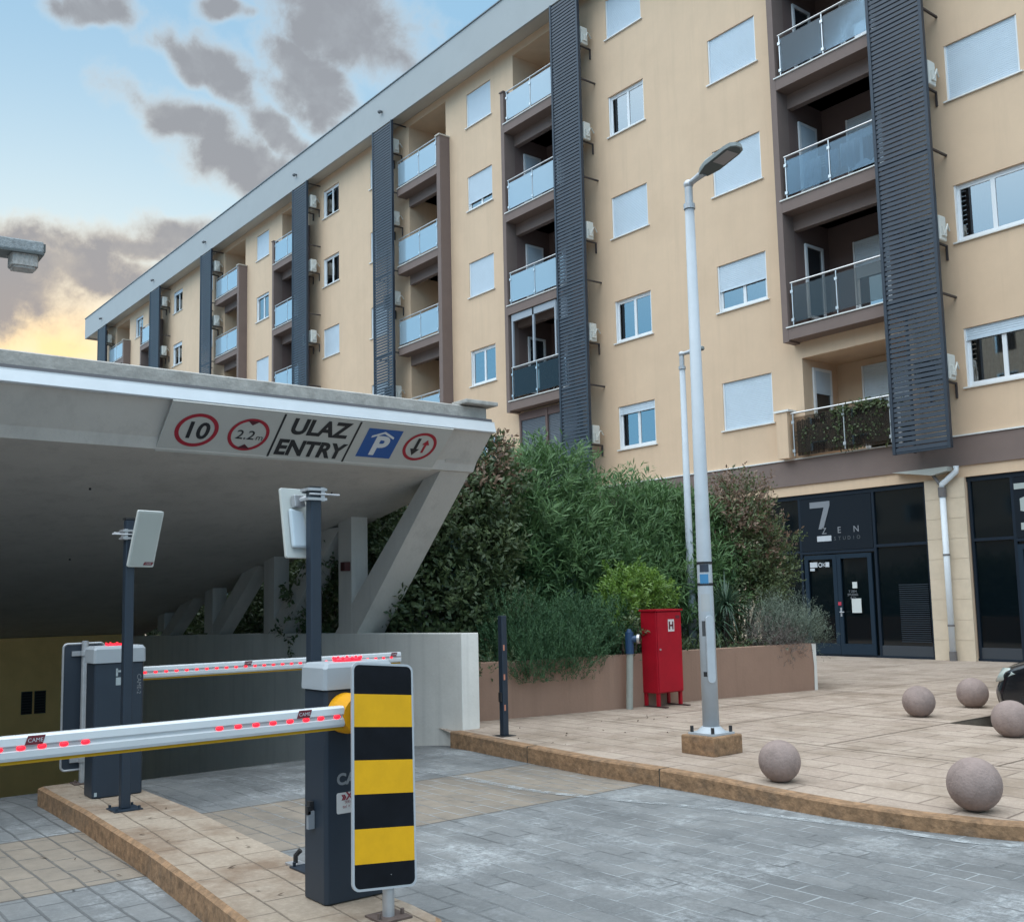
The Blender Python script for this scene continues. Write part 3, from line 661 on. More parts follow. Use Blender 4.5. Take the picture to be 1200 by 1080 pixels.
# shop fronts
g = G()
for i in range(len(SHOP) + 1):      # stone piers between the bays
    pass
sf = None
M_stone = brickmat('cream_stone_cladding', (.56, .47, .35), (.60, .51, .39), (.40, .32, .24), .9, .42, groutw=.004, plane='XZ', bump=.1, wob=.0, stain=(.5, .41, .3), st=(.5, .75), stf=.4, groutf=.6)
M_stone2 = mat('cream_stone_slabs', (.60, .485, .36), .8, .09, 2.5, .15, 40, stain=(.53, .42, .30), sscale=1.5)
for a, b in ((-16.8, -15.95), (-11.5, -10.62), (-6.2, -5.3), (-.9, 0)):
    g = G(); zz = .15
    while zz < 3.85: g.box(a + .002, b - .002, 20.318, 20.346, zz, min(zz + .412, 3.895)); zz += .417
    obj('pier', g, M_stone2, bld)
def shopbay(a, b, layout):
    """layout: x positions of uprights, door from-to"""
    g = G(); y0, y1 = 20.42, 20.48
    g.box(a, b, y0 - .01, y1, 3.80, 3.9); g.box(a, b, y0 - .01, y1, .13, .20)
    for x in layout['up']: g.box(x - .03, x + .03, y0 - .01, y1, .2, 3.8)
    for x0, x1, z in layout['tr']: g.box(x0, x1, y0 - .012, y1 - .002, z - .03, z + .03)
    f = obj('shop_front', g, M_shopf, bld)
    g = G(); g.quad((a, y0 + .03, .2), (b, y0 + .03, .2), (b, y0 + .03, 3.85), (a, y0 + .03, 3.85)); obj('shop_glass', g, M_shopg, f)
    for x0, x1 in layout['kick']: g = G(); g.box(x0, x1, y0 - .004, y0 + .028, .2, .42); obj('kick_plate', g, mat('slate_kick_plate', (.045, .05, .058), .5, spec=.3), f)
    # blinds behind the right pane
    if 'slat' in layout:
        g = G(); x0, x1 = layout['slat']; z = .5
        while z < 1.75: g.box(x0, x1, y0 + .012, y0 + .026, z, z + .022); z += .045
        obj('blind', g, mat('navy_blind', (.010, .018, .028), .5), f)
    # side returns
    g = G(); g.quad((a, YF, .13), (a, y1, .13), (a, y1, 3.9), (a, YF, 3.9)); g.quad((b, YF, .13), (b, YF, 3.9), (b, y1, 3.9), (b, y1, .13)); g.quad((a, YF, 3.9), (a, y1, 3.9), (b, y1, 3.9), (b, YF, 3.9)); obj('shop_reveal', g, M_wall, f)
    return f
def door(f, x0, x1, z1=2.46, hx=None):
    g = G(); y = 20.385; t = .10
    g.box(x0, x0 + t, y, y + .04, .2, z1); g.box(x1 - t, x1, y, y + .04, .2, z1); g.box(x0 + t, x1 - t, y, y + .04, z1 - t, z1); g.box(x0 + t, x1 - t, y, y + .04, .2, .44)
    d = obj('door', g, mat('blue_door_frame', (.009, .021, .036), .45, spec=.3), f)
    if hx: g = G(); g.path([(hx, y, 1.15), (hx, y - .06, 1.15), (hx + .11, y - .06, 1.15)], .012, 8); g.box(hx - .02, hx + .02, y - .01, y, 1.05, 1.25); obj('handle', g, M_galv, d)
    return d
f1 = shopbay(-15.95, -11.5, dict(up=(-15.9, -14.75, -12.80, -11.55), tr=((-15.9, -14.75, 2.55), (-14.75, -12.8, 2.52), (-12.8, -11.55, 2.60)), kick=((-15.85, -14.8), (-12.77, -11.58)), slat=(-12.3, -11.62)))
d1 = door(f1, -14.66, -13.80); d2 = door(f1, -13.79, -12.90, hx=-13.73)
g = G(); g.box(-14.72, -12.84, 20.405, 20.44, 2.56, 3.79); sgp = obj('sign_panel', g, mat('navy_sign_panel', (.008, .012, .018), .45, spec=.2), f1)
M_let = mat('pale_grey_lettering', (.20, .21, .23), .6); M_let2 = mat('white_vinyl', (.50, .52, .55), .6); M_letd = mat('dim_grey_lettering', (.09, .10, .11), .6)
g = G(); yy = 20.395; sc = 1.0
g.prism([(-14.44, 3.70), (-13.90, 3.70), (-13.90, 3.60), (-14.10, 3.06), (-14.23, 3.06), (-14.06, 3.56), (-14.44, 3.56)], (0, yy, 0), (1, 0, 0), (0, 0, 1), (0, .008, 0))
obj('number_seven', g, M_let, sgp)
g = G(); g.box(-14.28, -13.90, yy, yy + .008, 2.775, 2.90); obj('white_bar', g, M_let2, sgp)
g = G()
for c_, x in (('Z', -14.08), ('E', -13.68), ('N', -13.24)): text(g, c_, .20, (x, yy, 2.945), (1, 0, 0), (0, 0, 1), off=.002)
obj('lettering', g, M_let, sgp)
g = G()
for i, c_ in enumerate('STUDIO'): text(g, c_, .115, (-13.80 + i * .122, yy, 2.785), (1, 0, 0), (0, 0, 1))
obj('lettering', g, M_letd, sgp)
g = G(); g.box(-14.50, -14.30, yy - .02, yy - .012, 2.18, 2.30); g.box(-14.50, -14.38, yy - .02, yy - .012, 2.10, 2.16); g.box(-14.08, -13.98, yy - .02, yy - .012, 2.18, 2.29)
g.ring(.055, .035, (-14.22, yy - .02, 2.235), (1, 0, 0), (0, 0, 1), (0, 0, 0), 20); text(g, 'K', .13, (-14.12, yy - .02, 2.19), (1, 0, 0), (0, 0, 1)); obj('door_sticker', g, M_let2, d1)
for q_ in ((-13.46, -13.22, 1.13, 1.45), (-13.42, -13.30, 1.68, 1.82)): g = G(); g.box(q_[0], q_[1], 20.40, 20.405, q_[2], q_[3]); obj('door_notice', g, mat('white_paper', (.55, .57, .55), .8), d2)
g = G()
for i, s in enumerate(('7 ZEN', 'STUDIO', '9-17')): text(g, s, .075, (-13.42, 20.398, 1.585 - i * .075), (1, 0, 0), (0, 0, 1))
obj('door_lettering', g, M_let, d2)
g = G(); g.box(-13.80, -13.72, 20.375, 20.384, 1.30, 1.38); obj('red_sticker', g, mat('red_sticker', (.45, .03, .06), .5), d2)
f2 = shopbay(-10.62, -6.2, dict(up=(-10.57, -9.70, -7.9, -6.25), tr=((-10.57, -9.7, 2.60), (-9.7, -7.9, 2.55), (-7.9, -6.25, 2.6)), kick=((-10.54, -9.73), (-7.87, -6.28))))
d3 = door(f2, -9.66, -8.80); d4 = door(f2, -8.79, -7.93, hx=-8.73)
g = G(); g.box(-9.67, -7.93, 20.405, 20.44, 2.59, 3.79); sg2 = obj('sign_panel', g, MC['navy_sign_panel'], f2)
g = G(); g.box(-9.71 + .06, -9.16, yy, yy + .008, 3.55, 3.665); g.prism([(-9.55, 3.36), (-9.45, 3.39), (-9.25, 3.39), (-9.16, 3.2), (-9.40, 3.07), (-9.55, 3.12)], (0, yy, 0), (1, 0, 0), (0, 0, 1), (0, .008, 0)); g.box(-9.56, -9.2, yy, yy + .008, 2.74, 2.88); obj('shop_logo', g, mat('sage_logo', (.36, .40, .38), .6), sg2)
for a, b in (SHOP[0], SHOP[3], SHOP[4]): shopbay(a, b, dict(up=(a + .05, a + 1.5, b - 1.3, b - .05), tr=((a + .05, b - .05, 2.55),), kick=((a + .08, b - .08),)))
# drainpipe with its forked head
g = G(); M_pipe = mat('white_drainpipe', (.66, .68, .70), .4, .05, 5)
g.path([(-11.05, 20.22, 3.55), (-11.05, 20.22, .32)], .062, 12); g.path([(-11.05, 20.22, 3.70), (-11.05, 20.22, 3.78), (-10.72, 20.22, 4.02), (-10.72, 20.22, 4.13)], .058, 12)
dp = obj('drainpipe', g, M_pipe, bld, smooth=True)
g = G(); g.path([(-11.05, 20.22, 3.52), (-11.05, 20.22, 3.72)], .082, 12); g.path([(-11.05, 20.22, .15), (-11.05, 20.22, .34)], .075, 12)
for z in (2.3, .85): g.path([(-11.05, 20.22, z), (-11.05, 20.22, z + .035)], .072, 12)
g.path([(-11.06, 20.22, 3.74), (-11.3, 20.24, 4.08)], .035, 8); obj('pipe_collar', g, mat('brown_grey_collar', (.14, .125, .12), .6), dp)
g = G(); g.prism([(-12.1, 4.13), (-10.85, 4.13), (-10.85, 4.04), (-11.2, 3.98)], (0, 20.1, 0), (1, 0, 0), (0, 0, 1), (0, .22, 0)); obj('gutter_tray', g, mat('pale_tray', (.42, .42, .38), .6), dp)

# air conditioners hung behind the louvre screens
def ac_proto(cx, cz):
    t = thing('air_conditioner', '', 'air conditioner', (cx, 20.0, cz), 'air conditioners behind the louvre screens')
    g = G(); g.box(cx - .40, cx + .40, 19.87, 20.15, cz - .27, cz + .27); obj('casing', g, M_ac, t, bevel=.03)
    g = G(); g.ring(.20, .02, (cx - .08, 19.868, cz), (1, 0, 0), (0, 0, 1), (0, 0, 0), 24); obj('fan_grille', g, M_black, t)
    g = G(); g.box(cx + .36, cx + .44, 19.93, 20.08, cz - .18, cz + .02); g.path([(cx + .42, 20.0, cz - .15), (cx + .46, 20.02, cz - .05), (cx + .46, 20.08, cz + .08), (cx + .40, 20.18, cz + .12), (cx + .38, 20.3, cz)], .018, 6); obj('valve_cover', g, M_ac, t)
    for xx in (cx - .28, cx + .28): g = G(); g.box(xx - .02, xx + .02, 19.85, 20.35, cz - .31, cz - .272); g.box(xx - .02, xx + .02, 20.31, 20.35, cz - .6, cz - .31); obj('bracket', g, mat('dark_bracket', (.05, .04, .04), .6), t)
    return t
ORD = ['lowest', 'second lowest', 'middle', 'second highest', 'topmost']
SCN = {'R': 'the wide screen near the right edge', 'C': 'the tall screen right of the building middle', 'D': 'the screen just above the canopy sign board', 'E': 'the third screen from the building far end', 'F': 'the screen left of the third brown side panel', 'H': 'the second screen from the far left end', 'J': 'the far left end screen'}
SCN = {'R': 'rightmost', 'C': 'second from right', 'D': 'third from right', 'E': 'fourth from right', 'F': 'fifth from right', 'H': 'sixth from right', 'J': 'leftmost'}
acp = None
for nme, (ty, a, b) in STK.items():
    la, lb = LOUV[nme]; ax = lb - .38 if ty == 'A' else la + 1.05
    ax = {'R': -10.93, 'C': -21.62, 'D': -32.2}.get(nme, ax)
    for k in range(5):
        if nme in 'DEFHJ' and k == 0: continue
        if nme in 'FHJ' and k < 2: continue
        cz = {'R': [6.15, 9.1, 12.5, 15.6, 18.6], 'C': [6.25, 9.25, 12.3, 15.35, 18.33]}.get(nme, [6.2, 9.3, 13.3 - .4, 16.0, 18.85])[k]
        if acp is None: acp = ac_proto(ax, cz); o = acp
        else: o = dup(acp, loc=(ax, 20.0, cz))
        o['label'] = '%s white air conditioner behind the %s dark louvre screen' % (ORD[k], SCN[nme])

# ------------------------------------------------------------ canopy and garage entrance
can = thing('garage_entrance', 'grey concrete parking garage canopy with sloping underside over a ramp', 'garage entrance', (-12, 3, 0))
XC = -9.357; YE = 7.2; Y0 = -3.4
def soff(x): return 3.17 + (x + 9.506) * (3.17 - 1.248) / (20.176 - 9.506)
g = G()   # slab: section in X-Z swept along Y
sec = [(XC - .12, 3.70), (XC - .12, 3.65), (XC - .035, 3.65), (XC - .035, 3.56), (-9.736, 3.225), (-9.80, 3.12), (-22.3, soff(-22.3)), (-22.3, 3.70)]
g.prism(sec, (0, Y0, 0), (1, 0, 0), (0, 0, 1), (0, YE - Y0, 0)); obj('canopy_slab', g, M_conc, can)
g = G(); g.prism([(XC - .11, 3.702), (XC - .11, 3.83), (XC - .16, 3.85), (XC - .5, 3.85), (XC - .5, 3.702)], (0, Y0 - .02, 0), (1, 0, 0), (0, 0, 1), (0, YE - Y0 - .02, 0)); obj('upstand', g, M_rough, can)
g = G(); g.prism([(XC, 3.53), (XC + .012, 3.54), (XC - .02, 3.645), (XC - .02, 3.66), (XC - .06, 3.66), (XC - .06, 3.53)], (0, Y0 - .03, 0), (1, 0, 0), (0, 0, 1), (0, YE - Y0 + .04, 0)); obj('metal_trim', g, mat('white_metal_trim', (.68, .71, .74), .35, .05, 3, metal=.2), can)
g = G(); g.prism([(XC - .045, 3.662), (XC - .06, 3.700), (XC - .112, 3.700), (XC - .112, 3.662)], (0, Y0 - .03, 0), (1, 0, 0), (0, 0, 1), (0, YE - Y0 + .03, 0)); obj('trim_gap', g, mat('shadow_gap', (.10, .10, .11), .8), can)
g = G(); g.box(-9.66, -9.36, 6.80, 7.26, 3.852, 3.90); obj('cap_stone', g, M_rough, can, bevel=.01)
# side wall of the ramp with its parapet
g = G(); zt = [(-9.47, 1.231), (-14.6, 1.168), (-20.13, 1.052), (-22.3, 1.0)]
g.prism([(x, z) for x, z in zt] + [(-22.3, -2.6), (-9.47, -2.6)], (0, 6.75, 0), (1, 0, 0), (0, 0, 1), (0, .24, 0)); obj('parapet_wall', g, M_concl, can, bevel=.008)
# columns and struts
YA, YB = 6.752, 6.995
cols = [(-12.29, -11.94), (-14.62, -14.27), (-16.95, -16.6), (-19.2, -18.85)]
for a, b in cols:
    g = G(); g.prism([(a, 1.15), (b, 1.15), (b, soff(b) + .05), (a, soff(a) + .05)], (0, YA, 0), (1, 0, 0), (0, 0, 1), (0, .245, 0)); obj('column', g, M_conc, can)
def strut(bx, bz, tx, tz, wd, y0=6.755, dy=.42):
    g = G(); d = Vector((tx - bx, tz - bz)).normalized(); nx_, nz_ = -d.y, d.x
    g.prism([(bx, bz), (bx + wd, bz), (tx + wd, tz), (tx, tz)], (0, y0, 0), (1, 0, 0), (0, 0, 1), (0, dy, 0)); obj('strut', g, M_conc, can)
g = G(); g.prism([(-12.46, 1.15), (-11.87, 1.15), (-9.715, 3.235), (-9.9, 3.3), (-10.16, 3.09)], (0, 6.755, 0), (1, 0, 0), (0, 0, 1), (0, .42, 0)); obj('strut', g, M_conc, can)
g = G()
strut(-14.6, 1.10, -12.75, 2.62, .50, dy=.30); strut(-16.9, 1.08, -15.3, 2.2, .48, dy=.24); strut(-19.1, 1.05, -17.9, 1.74, .45, dy=.24)
g = G(); 
# soffit end beam that carries the strut
# back wall with vents, left wall
M_yel = mat('ochre_wall_lamplight_tint', (.86, .54, .21), .9, .06, 2, stain=(.74, .46, .18), sscale=1.2)  # warm garage lamplight is put into this wall colour, no lamp inside
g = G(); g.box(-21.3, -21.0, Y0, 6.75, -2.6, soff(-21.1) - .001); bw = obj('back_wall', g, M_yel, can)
for ya, yb in ((4.84, 5.03), (5.07, 5.27)):
    g = G(); g.box(-20.985, -20.97, ya, ya + .015, -.34, .08); g.box(-20.985, -20.97, yb - .015, yb, -.34, .08)
    z = -.34
    while z < .08: g.box(-20.985, -20.965, ya, yb, z, z + .02); z += .05
    vf = obj('vent', g, mat('dark_vent', (.03, .028, .025), .7), bw)
    g = G(); g.quad((-20.99, ya, -.34), (-20.99, yb, -.34), (-20.99, yb, .08), (-20.99, ya, .08)); obj('vent_hole', g, M_dark, vf)
g = G(); g.box(-22.3, -9.5, Y0 - .01, Y0 + .3, -2.6, 3.15); obj('left_wall', g, M_conc, can)
g = G(); g.box(-12.08, -11.96, 6.66, 6.752, 2.02, 2.14); obj('alarm_box', g, mat('dark_red_box', (.06, .008, .01), .5), can, bevel=.01)

for x_, y_ in ((-11.2, 3.2), (-12.6, 4.4), (-10.9, 5.9), (-14.5, 3.9)):
    g = G(); g.path([(x_, y_, soff(x_) + .01), (x_, y_, soff(x_) - .02)], .012, 8); obj('soffit_bolt', g, M_black, can)
# entry sign board
dvec = Vector((-.379, 0, -.32)).normalized(); P0 = Vector((-9.335, 0, 3.545)); nrm = Vector((dvec.z, 0, -dvec.x)) * -1
nrm = Vector((.32, 0, -.379)).normalized()
def sp(y, v, lift=0.0): return P0 + dvec * v + Vector((0, y, 0)) + nrm * (.02 + lift)
sg = thing('entry_sign', 'white garage entry board reading ULAZ ENTRY with traffic symbols', 'sign', tuple(sp(5, .33)))
E1 = Vector((0, 1, 0)); E2 = -dvec
M_swhite = mat('sign_white', (.50, .495, .47), .55, .04, 3); M_sred = mat('sign_red', (.35, .012, .03), .5); M_sblk = mat('sign_black', (.015, .016, .02), .5); M_sblu = mat('sign_blue', (.01, .085, .32), .45)
g = G(); g.prism([(3.40, -.66), (6.60, -.66), (6.60, -.02), (3.40, -.02)], P0 + nrm * .004, E1, E2, nrm * .016); obj('board', g, M_swhite, sg)
def disc(cy, cv, ro, ri):
    g = G(); g.ring(ro, ri, sp(cy, cv), E1, E2, nrm * .003); return g
obj('speed_limit_ring', disc(3.725, .355, .213, .172), M_sred, sg)
g = G(); text(g, '10', .29, sp(3.725, .455, .003), E1, E2, off=.007, sx=.90); obj('speed_limit_number', g, M_sblk, sg)
g = disc(4.26, .355, .213, .178); hr = obj('height_limit_ring', g, M_sred, sg)
for s in (1, -1): g = G(); g.poly([(-.07, .185 * s), (.07, .185 * s), (0, .125 * s)][::s], sp(4.26, .355, .0035), E1, E2); obj('triangle', g, mat('sign_dark_red', (.09, .01, .02), .5), hr)
g = G(); text(g, '2.2', .165, sp(4.23, .415, .004), E1, E2, off=.001); text(g, 'm', .105, sp(4.385, .415, .004), E1, E2); obj('height_limit_number', g, M_sblk, sg)
for yb in (4.555, 5.425):
    g = G(); g.poly([(-.012, -.29), (.012, -.29), (.012, .29), (-.012, .29)], sp(yb, .335, .002), E1, E2); obj('divider', g, M_sblk, sg)
g = G(); text(g, 'ULAZ', .285, sp(5.0, .285, .003), E1, E2, off=.011, sx=.92); text(g, 'ENTRY', .285, sp(4.99, .575, .003), E1, E2, off=.011, sx=.89); obj('lettering', g, M_sblk, sg)
g = G(); g.poly([(-.215, -.205), (.215, -.205), (.215, .205), (-.215, .205)], sp(5.765, .32, .002), E1, E2); pb = obj('parking_square', g, M_sblu, sg)
g = G(); text(g, 'P', .37, sp(5.775, .475, .004), E1, E2, off=.014); g.poly([(-.14, .075), (-.14, .105), (0, .175), (.14, .105), (.14, .075), (0, .145)], sp(5.765, .32, .004), E1, E2); obj('parking_letter', g, mat('sign_letter_white', (.66, .68, .70), .5), pb)
obj('priority_ring', disc(6.285, .315, .207, .170), M_sred, sg)
def arrow(g, y, v, up, sc=1.0):
    s = 1 if up else -1; pts = [(-.018, -.11), (.018, -.11), (.018, .03), (.055, .03), (0, .12), (-.055, .03), (-.018, .03)]
    g.poly([(a * sc, b * s * sc) for a, b in pts], sp(y, v, .004), E1, E2)
g = G(); arrow(g, 6.235, .315, False, 1.1); obj('black_arrow', g, M_sblk, sg)
g = G(); arrow(g, 6.345, .305, True, .85); obj('red_arrow', g, M_sred, sg)

# ------------------------------------------------------------ barriers
M_boom = mat('white_aluminium_boom', (.58, .60, .62), .35, .03, 5, metal=.1); M_led = mat('lit_red_led', (.8, .02, .04), .4, em=(1, .006, .016), ems=1.5)
M_ledg = mat('red_glow_strip', (.7, .25, .27), .5, em=(1, .12, .15), ems=.25)
M_yrub = mat('yellow_rubber', (.46, .25, .01), .7, spec=.2); M_hub = mat('yellow_hub', (.72, .33, .004), .55, .08, 9, spec=.3); M_cap = mat('pale_grey_cap', (.33, .36, .39), .55, .04, 4); M_stk = mat('maroon_sticker', (.14, .012, .022), .4)
def barrier(loc, flip, ledspec, blen, label, bx_off, stick):
    x, y, z = loc; t = thing('barrier_gate', label, 'barrier', loc, 'car park barriers'); s = -1 if flip else 1
    D_, W_ = .11, .19; c = .035
    body = [(-D_ + c, -W_), (D_ - .0, -W_), (D_, W_), (-D_ + c, W_), (-D_, W_ - c), (-D_, -W_ + c)] if False else [(-D_, -W_), (D_ - .015, -W_), (D_, -W_ + .015), (D_, W_ - .015), (D_ - .015, W_), (-D_, W_)]
    g = G(); g.prism(body, (x, y, z + .004), (1, 0, 0), (0, 1, 0), (0, 0, 1.02)); cb = obj('cabinet', g, M_dcol, t, bevel=.006)
    g = G(); e = .012
    lo = [(a * (1 + e / D_), b * (1 + e / W_)) for a, b in body]; hi = [(a * .93, b * .96) for a, b in body]
    n = len(lo); vs = [(x + a, y + b, z + 1.026) for a, b in lo] + [(x + a, y + b, z + 1.045) for a, b in lo] + [(x + a * .99, y + b * .99, z + 1.13) for a, b in lo] + [(x + a, y + b, z + 1.155) for a, b in hi]
    g.add(vs, [[i, (i + 1) % n, n + (i + 1) % n, n + i] for i in range(n)] + [[n + i, n + (i + 1) % n, 2 * n + (i + 1) % n, 2 * n + i] for i in range(n)] + [[2 * n + i, 2 * n + (i + 1) % n, 3 * n + (i + 1) % n, 3 * n + i] for i in range(n)] + [[3 * n + i for i in range(n)]]); obj('lid', g, M_cap, t, bevel=.004)
    g = G(); g.prism(circ(.055, 28), (x - .01, y, z + 1.156), (1, 0, 0), (0, 1.45, 0), (0, 0, .014)); wl = obj('warning_light', g, mat('lit_red_dome', (.8, .02, .05), .3, em=(1, .006, .02), ems=1.0), t, bevel=.008)
    for i in range(9):
        an = 2 * math.pi * i / 9; g = G(); g.sphere((x - .01 + .052 * math.cos(an), y + .075 * math.sin(an), z + 1.172), .0075, 10, 6); obj('lamp', g, M_led, wl, smooth=True)
    bz = 1.06 if not flip else 1.065
    fx = x + (D_ if not flip else -D_ - 0)
    hy = y - s * .085; g = G(); g.path([(fx + s * .004, hy, bz), (fx + s * .05, hy, bz)], .098, 32); g.path([(fx + s * .05, hy, bz), (fx + s * .15, hy, bz)], [.098, .085], 32); obj('hub', g, M_hub, t)
    bx = fx + s * .115; y0 = y - .165 if not flip else y + .165; y1 = y0 - blen if not flip else y0 + blen; h = .048
    prof = [(-.028, -h), (.028, -h), (.034, -h + .012), (.034, -.012), (.026, -.004), (.026, .004), (.034, .012), (.030, h - .008), (.018, h), (-.018, h), (-.034, h - .012), (-.034, -h + .012)]
    g = G(); g.prism([(a, b) for a, b in prof], (bx, y0, bz), (1, 0, 0), (0, 0, 1), (0, y1 - y0, 0)); bm = obj('boom', g, M_boom, t)
    g = G(); g.box(bx - .02, bx + .02, min(y0, y1), max(y0, y1), bz - h - .014, bz - h - .0005); obj('rubber_edge', g, M_yrub, bm)
    for a, b in ledspec['strip']: gs = G(); gs.box(bx + .0262, bx + .0295, a, b, bz - .0075, bz + .0045); obj('led_strip', gs, mat('clear_led_tube', (.45, .42, .43), .3), bm)
    for q in ledspec['led']:
        g = G(); g.sphere((bx + .030, q, bz), ledspec.get('r', .011), 10, 8, (.5, 1.45, .75)); obj('led', g, M_led, bm, smooth=True)
        g = G(); n = 16; rr = ledspec.get('r', .011) * 1.9
    for q in stick:
        g = G(); hh = .018; g.prism([(q - .037, -hh), (q + .029, -hh), (q + .041, hh), (q - .025, hh)], (bx + .0345, 0, bz + h - .02), (0, 1, 0), (0, 0, 1), (.0008, 0, 0)); sk = obj('sticker', g, M_stk, bm)
        g = G(); text(g, 'CAME', .022, (bx + .0358, q + .003, bz + h - .0275), (0, 1, 0), (0, 0, 1)); obj('lettering', g, M_let2, sk)
    return t, cb
b1, cb1 = barrier((-4.69, 2.63, .15), False, dict(strip=((.93, 1.29), (1.82, 2.45), (-.6, .2)), led=(.945, 1.027, 1.105, 1.188, 1.271, 1.841, 1.928, 2.013, 2.096, 2.181, 2.263, 2.339, 2.425, -.5, -.4, -.3, -.2), r=.0125), 3.9, 'dark barrier cabinet with a yellow hub and lowered white boom, nearest the camera', 0, (1.076, 2.25))
far_led = [2.93 + .088 * i for i in range(28)]
b2, cb2 = barrier((-8.42, 2.63, .15), True, dict(strip=((2.9, 5.42),), led=far_led, r=.0115), 2.62, 'dark barrier cabinet with pale lid behind the left reader post, boom across the far lane', 0, (3.83, 5.33))
# details of the near cabinet
g = G(); xx = -4.66; yy_ = 2.44; g.box(-4.735, -4.70, 2.418, 2.4385, .50, .63); g.box(-4.715, -4.69, 2.40, 2.418, .57, .61); obj('lock', g, M_black, cb1)
g = G(); g.box(-4.712, -4.690, 2.405, 2.4385, .50, .585); obj('key', g, mat('grey_key', (.25, .27, .3), .4), cb1)
g = G(); text(g, 'CAME', .075, (-4.577, 2.60, .715), (0, 1, 0), (0, 0, 1), off=.003); obj('lettering', g, mat('grey_cabinet_lettering', (.22, .24, .26), .5), cb1)
g = G(); g.prism(rrect(.15, .10, .01), (-4.5795, 2.575, .625), (0, 1, 0), (0, 0, 1), (.001, 0, 0)); lb_ = obj('label_plate', g, mat('label_white', (.6, .6, .6), .5), cb1)
g = G(); text(g, '»X«', .05, (-4.577, 2.57, .64), (0, 1, 0), (0, 0, 1), off=.002); text(g, 'SERVIS', .018, (-4.577, 2.57, .622), (0, 1, 0), (0, 0, 1)); text(g, 'tel +382', .022, (-4.577, 2.57, .60), (0, 1, 0), (0, 0, 1)); obj('lettering', g, mat('dark_red_print', (.25, .03, .05), .5), lb_)
g = G(); g.box(-8.309, -8.3085, 2.60, 2.65, 1.0, 1.06); g.box(-8.309, -8.3085, 2.61, 2.64, 1.10, 1.115); g.box(-8.309, -8.3085, 2.60, 2.615, 1.07, 1.13); obj('sticker', g, mat('pale_sticker', (.35, .40, .42), .5), cb2)
g = G(); text(g, 'CAME-2', .045, (-8.3082, 2.765, 1.00), (0, 0, -1), (0, 1, 0)); obj('lettering', g, M_let, cb2)
g = G(); g.box(-8.30, -8.2985, 2.45, 2.47, .17, .20); obj('sticker', g, MC['pale_sticker'], cb2)
# cable box beside the near cabinet
t = thing('floor_conduit', 'small black conduit stub on the island behind the near barrier cabinet', 'conduit', (-5.42, 2.70, .15))
g = G(); g.path([(-5.42, 2.70, .152), (-5.42, 2.70, .20), (-5.40, 2.72, .23)], .014, 8); obj('pipe_stub', g, M_black, t); g = G(); g.box(-5.47, -5.37, 2.66, 2.74, .151, .162); obj('flange', g, M_galv, t)

